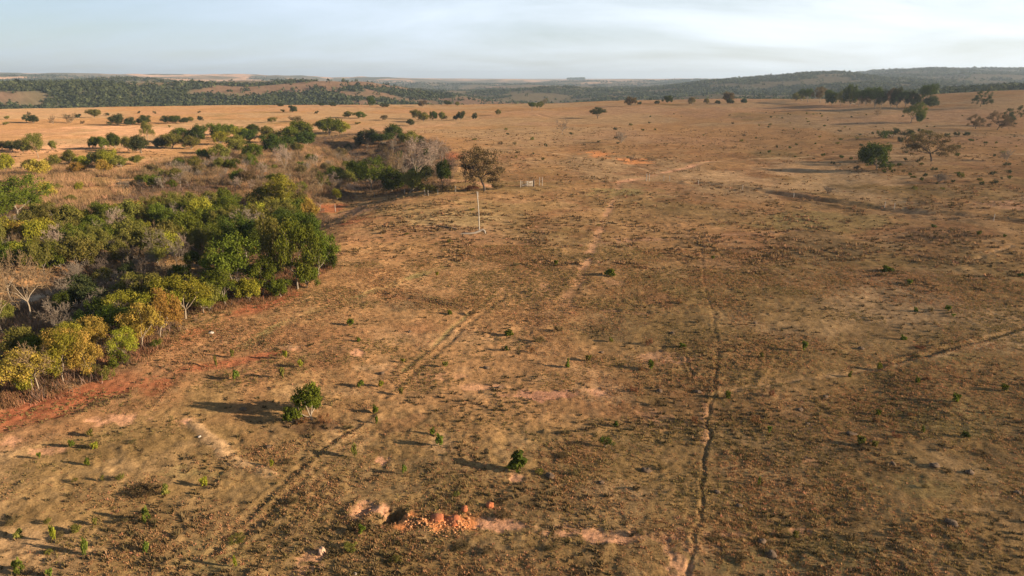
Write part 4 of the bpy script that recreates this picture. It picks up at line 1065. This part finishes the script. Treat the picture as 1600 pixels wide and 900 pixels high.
for lb, L_ in mm.items():
    L_.sort(key=lambda o: o.location.x / max(1, o.location.y))
    if len(L_) > 1:
        for i, o in enumerate(L_): o['label'] = lb + f', {ORD[i]} from left of {NUM[len(L_)]}'
for i, (px, py, r_, lb) in enumerate([(555, 897, .09, 'small white stone near the bottom edge below the clay pit'), (330, 521, .26, 'pale stone beside the red road under the yellow-green tree'), (312, 683, .12, 'small pale stone on the bank left of the small leafy tree'), (508, 387, .35, 'pale boulder under the green block corner tree')]):
    lump('stone', px, py, r_ * 1.3, r_, r_ * .7, STONE, lb, 'stone', None, .4, 40 + i)

# ------------------------------------------------------------------ air
hz = MB(); hz.box((0, 0, 45), (17500, 17500, 115))
hm, nt, out = new_mat('haze_air')
pv = nt.nodes.new('ShaderNodeVolumePrincipled')
pv.inputs['Color'].default_value = (.70, .84, 1.0, 1); pv.inputs['Density'].default_value = HAZE; pv.inputs['Anisotropy'].default_value = .2
nt.links.new(pv.outputs[0], out.inputs['Volume'])
o = link('haze', hz.mesh('haze'), hm); stuff(o, 'pale dusty air fading the far hills', 'haze')

# ------------------------------------------------------------------ sky, sun, camera
SUN_EL = math.radians(15.5)
SUN_DIR = Vector((math.cos(math.radians(-14)), math.sin(math.radians(-14)), math.tan(SUN_EL))).normalized()    # towards the sun
w = bpy.data.worlds.new('World'); SC.world = w; w.use_nodes = True
nt = w.node_tree; nt.nodes.clear()
out = nt.nodes.new('ShaderNodeOutputWorld'); bg = nt.nodes.new('ShaderNodeBackground'); bg.inputs['Strength'].default_value = SKY
sky = nt.nodes.new('ShaderNodeTexSky'); sky.sky_type = 'NISHITA'; sky.sun_disc = False; sky.sun_elevation = SUN_EL
sky.sun_rotation = math.atan2(SUN_DIR.x, SUN_DIR.y); sky.altitude = 400; sky.air_density = 1.0; sky.dust_density = .8; sky.ozone_density = 1.5
tc = nt.nodes.new('ShaderNodeTexCoord'); sep = nt.nodes.new('ShaderNodeSeparateXYZ'); nt.links.new(tc.outputs['Generated'], sep.inputs[0])
zz = math_node(nt, 'ADD', math_node(nt, 'MAXIMUM', sep.outputs['Z'], 0.0), .20)
cmb = nt.nodes.new('ShaderNodeCombineXYZ'); nt.links.new(math_node(nt, 'DIVIDE', sep.outputs['X'], zz), cmb.inputs[0]); nt.links.new(math_node(nt, 'DIVIDE', sep.outputs['Y'], zz), cmb.inputs[1])
mp = nt.nodes.new('ShaderNodeMapping'); mp.inputs['Scale'].default_value = (.55, 1.0, 1); mp.inputs['Rotation'].default_value = (0, 0, .35); nt.links.new(cmb.outputs[0], mp.inputs[0])
no = nt.nodes.new('ShaderNodeTexNoise'); no.inputs['Scale'].default_value = 1.1; no.inputs['Detail'].default_value = 9; no.inputs['Roughness'].default_value = .58; no.inputs['Distortion'].default_value = .35; nt.links.new(mp.outputs[0], no.inputs['Vector'])
cr = nt.nodes.new('ShaderNodeValToRGB'); cr.color_ramp.elements[0].position = .34; cr.color_ramp.elements[1].position = .72
cr.color_ramp.elements[0].color = (0, 0, 0, 1); cr.color_ramp.elements[1].color = (1, 1, 1, 1); nt.links.new(no.outputs[0], cr.inputs[0])
# thin cloud veil, thicker towards the sun side
side = nt.nodes.new('ShaderNodeMapRange'); side.inputs['From Min'].default_value = -.7; side.inputs['From Max'].default_value = .45; side.inputs['To Min'].default_value = .80; side.inputs['To Max'].default_value = 1.0; nt.links.new(sep.outputs['X'], side.inputs['Value'])
fac = math_node(nt, 'MULTIPLY', math_node(nt, 'ADD', math_node(nt, 'MULTIPLY', cr.outputs[0], .60), .42), side.outputs[0])
hi = nt.nodes.new('ShaderNodeMapRange'); hi.inputs['From Min'].default_value = .12; hi.inputs['From Max'].default_value = .55; hi.inputs['To Min'].default_value = 1; hi.inputs['To Max'].default_value = .06; nt.links.new(sep.outputs['Z'], hi.inputs['Value'])
fac = math_node(nt, 'MULTIPLY', fac, hi.outputs[0])
cl = nt.nodes.new('ShaderNodeMix'); cl.data_type = 'RGBA'; nt.links.new(fac, cl.inputs['Factor']); nt.links.new(sky.outputs[0], cl.inputs[6])
cc = nt.nodes.new('ShaderNodeMix'); cc.data_type = 'RGBA'
sd = nt.nodes.new('ShaderNodeMapRange'); sd.inputs['From Min'].default_value = -.75; sd.inputs['From Max'].default_value = .35; nt.links.new(sep.outputs['X'], sd.inputs['Value']); nt.links.new(sd.outputs[0], cc.inputs['Factor'])
cc.inputs[6].default_value = (CLOUD * .44, CLOUD * .57, CLOUD * .77, 1); cc.inputs[7].default_value = (CLOUD * .90, CLOUD * .97, CLOUD * 1.05, 1)
nt.links.new(cc.outputs[2], cl.inputs[7])
nt.links.new(cl.outputs[2], bg.inputs[0]); nt.links.new(bg.outputs[0], out.inputs[0])

sl = bpy.data.lights.new('sun', 'SUN'); sl.energy = SUNE; sl.angle = math.radians(.53); sl.color = (1, .83, .61)
so = bpy.data.objects.new('sun', sl); COL.objects.link(so); so.rotation_euler = SUN_DIR.to_track_quat('Z', 'Y').to_euler()

cam = bpy.data.cameras.new('camera'); cam.sensor_width = 36; cam.lens = 36 * F / 1600; cam.clip_end = 60000; cam.clip_start = .5
co = bpy.data.objects.new('camera', cam); COL.objects.link(co); co.location = (0, 0, CAM_H); co.rotation_euler = (math.pi / 2 - PITCH, 0, 0)
SC.camera = co
SC.render.engine = 'CYCLES'
SC.cycles.max_bounces = 5; SC.cycles.diffuse_bounces = 2; SC.cycles.transmission_bounces = 2; SC.cycles.volume_bounces = 0; SC.cycles.transparent_max_bounces = 4
SC.cycles.use_denoising = True
vs = SC.view_settings
vs.view_transform = 'Standard'; vs.look = 'None'; vs.exposure = EXPO; vs.gamma = 1; vs.use_curve_mapping = False


for o in SC.objects:
    if o.get('label') and len(o['label'].split()) > 16: print('LONG', o.name, o['label'])
_seen = {}
for o in SC.objects:
    if o.parent is None and o.get('label'): _seen.setdefault(o['label'], []).append(o)
for k_, v_ in _seen.items():
    if len(v_) > 1: print('DUP', len(v_), k_)
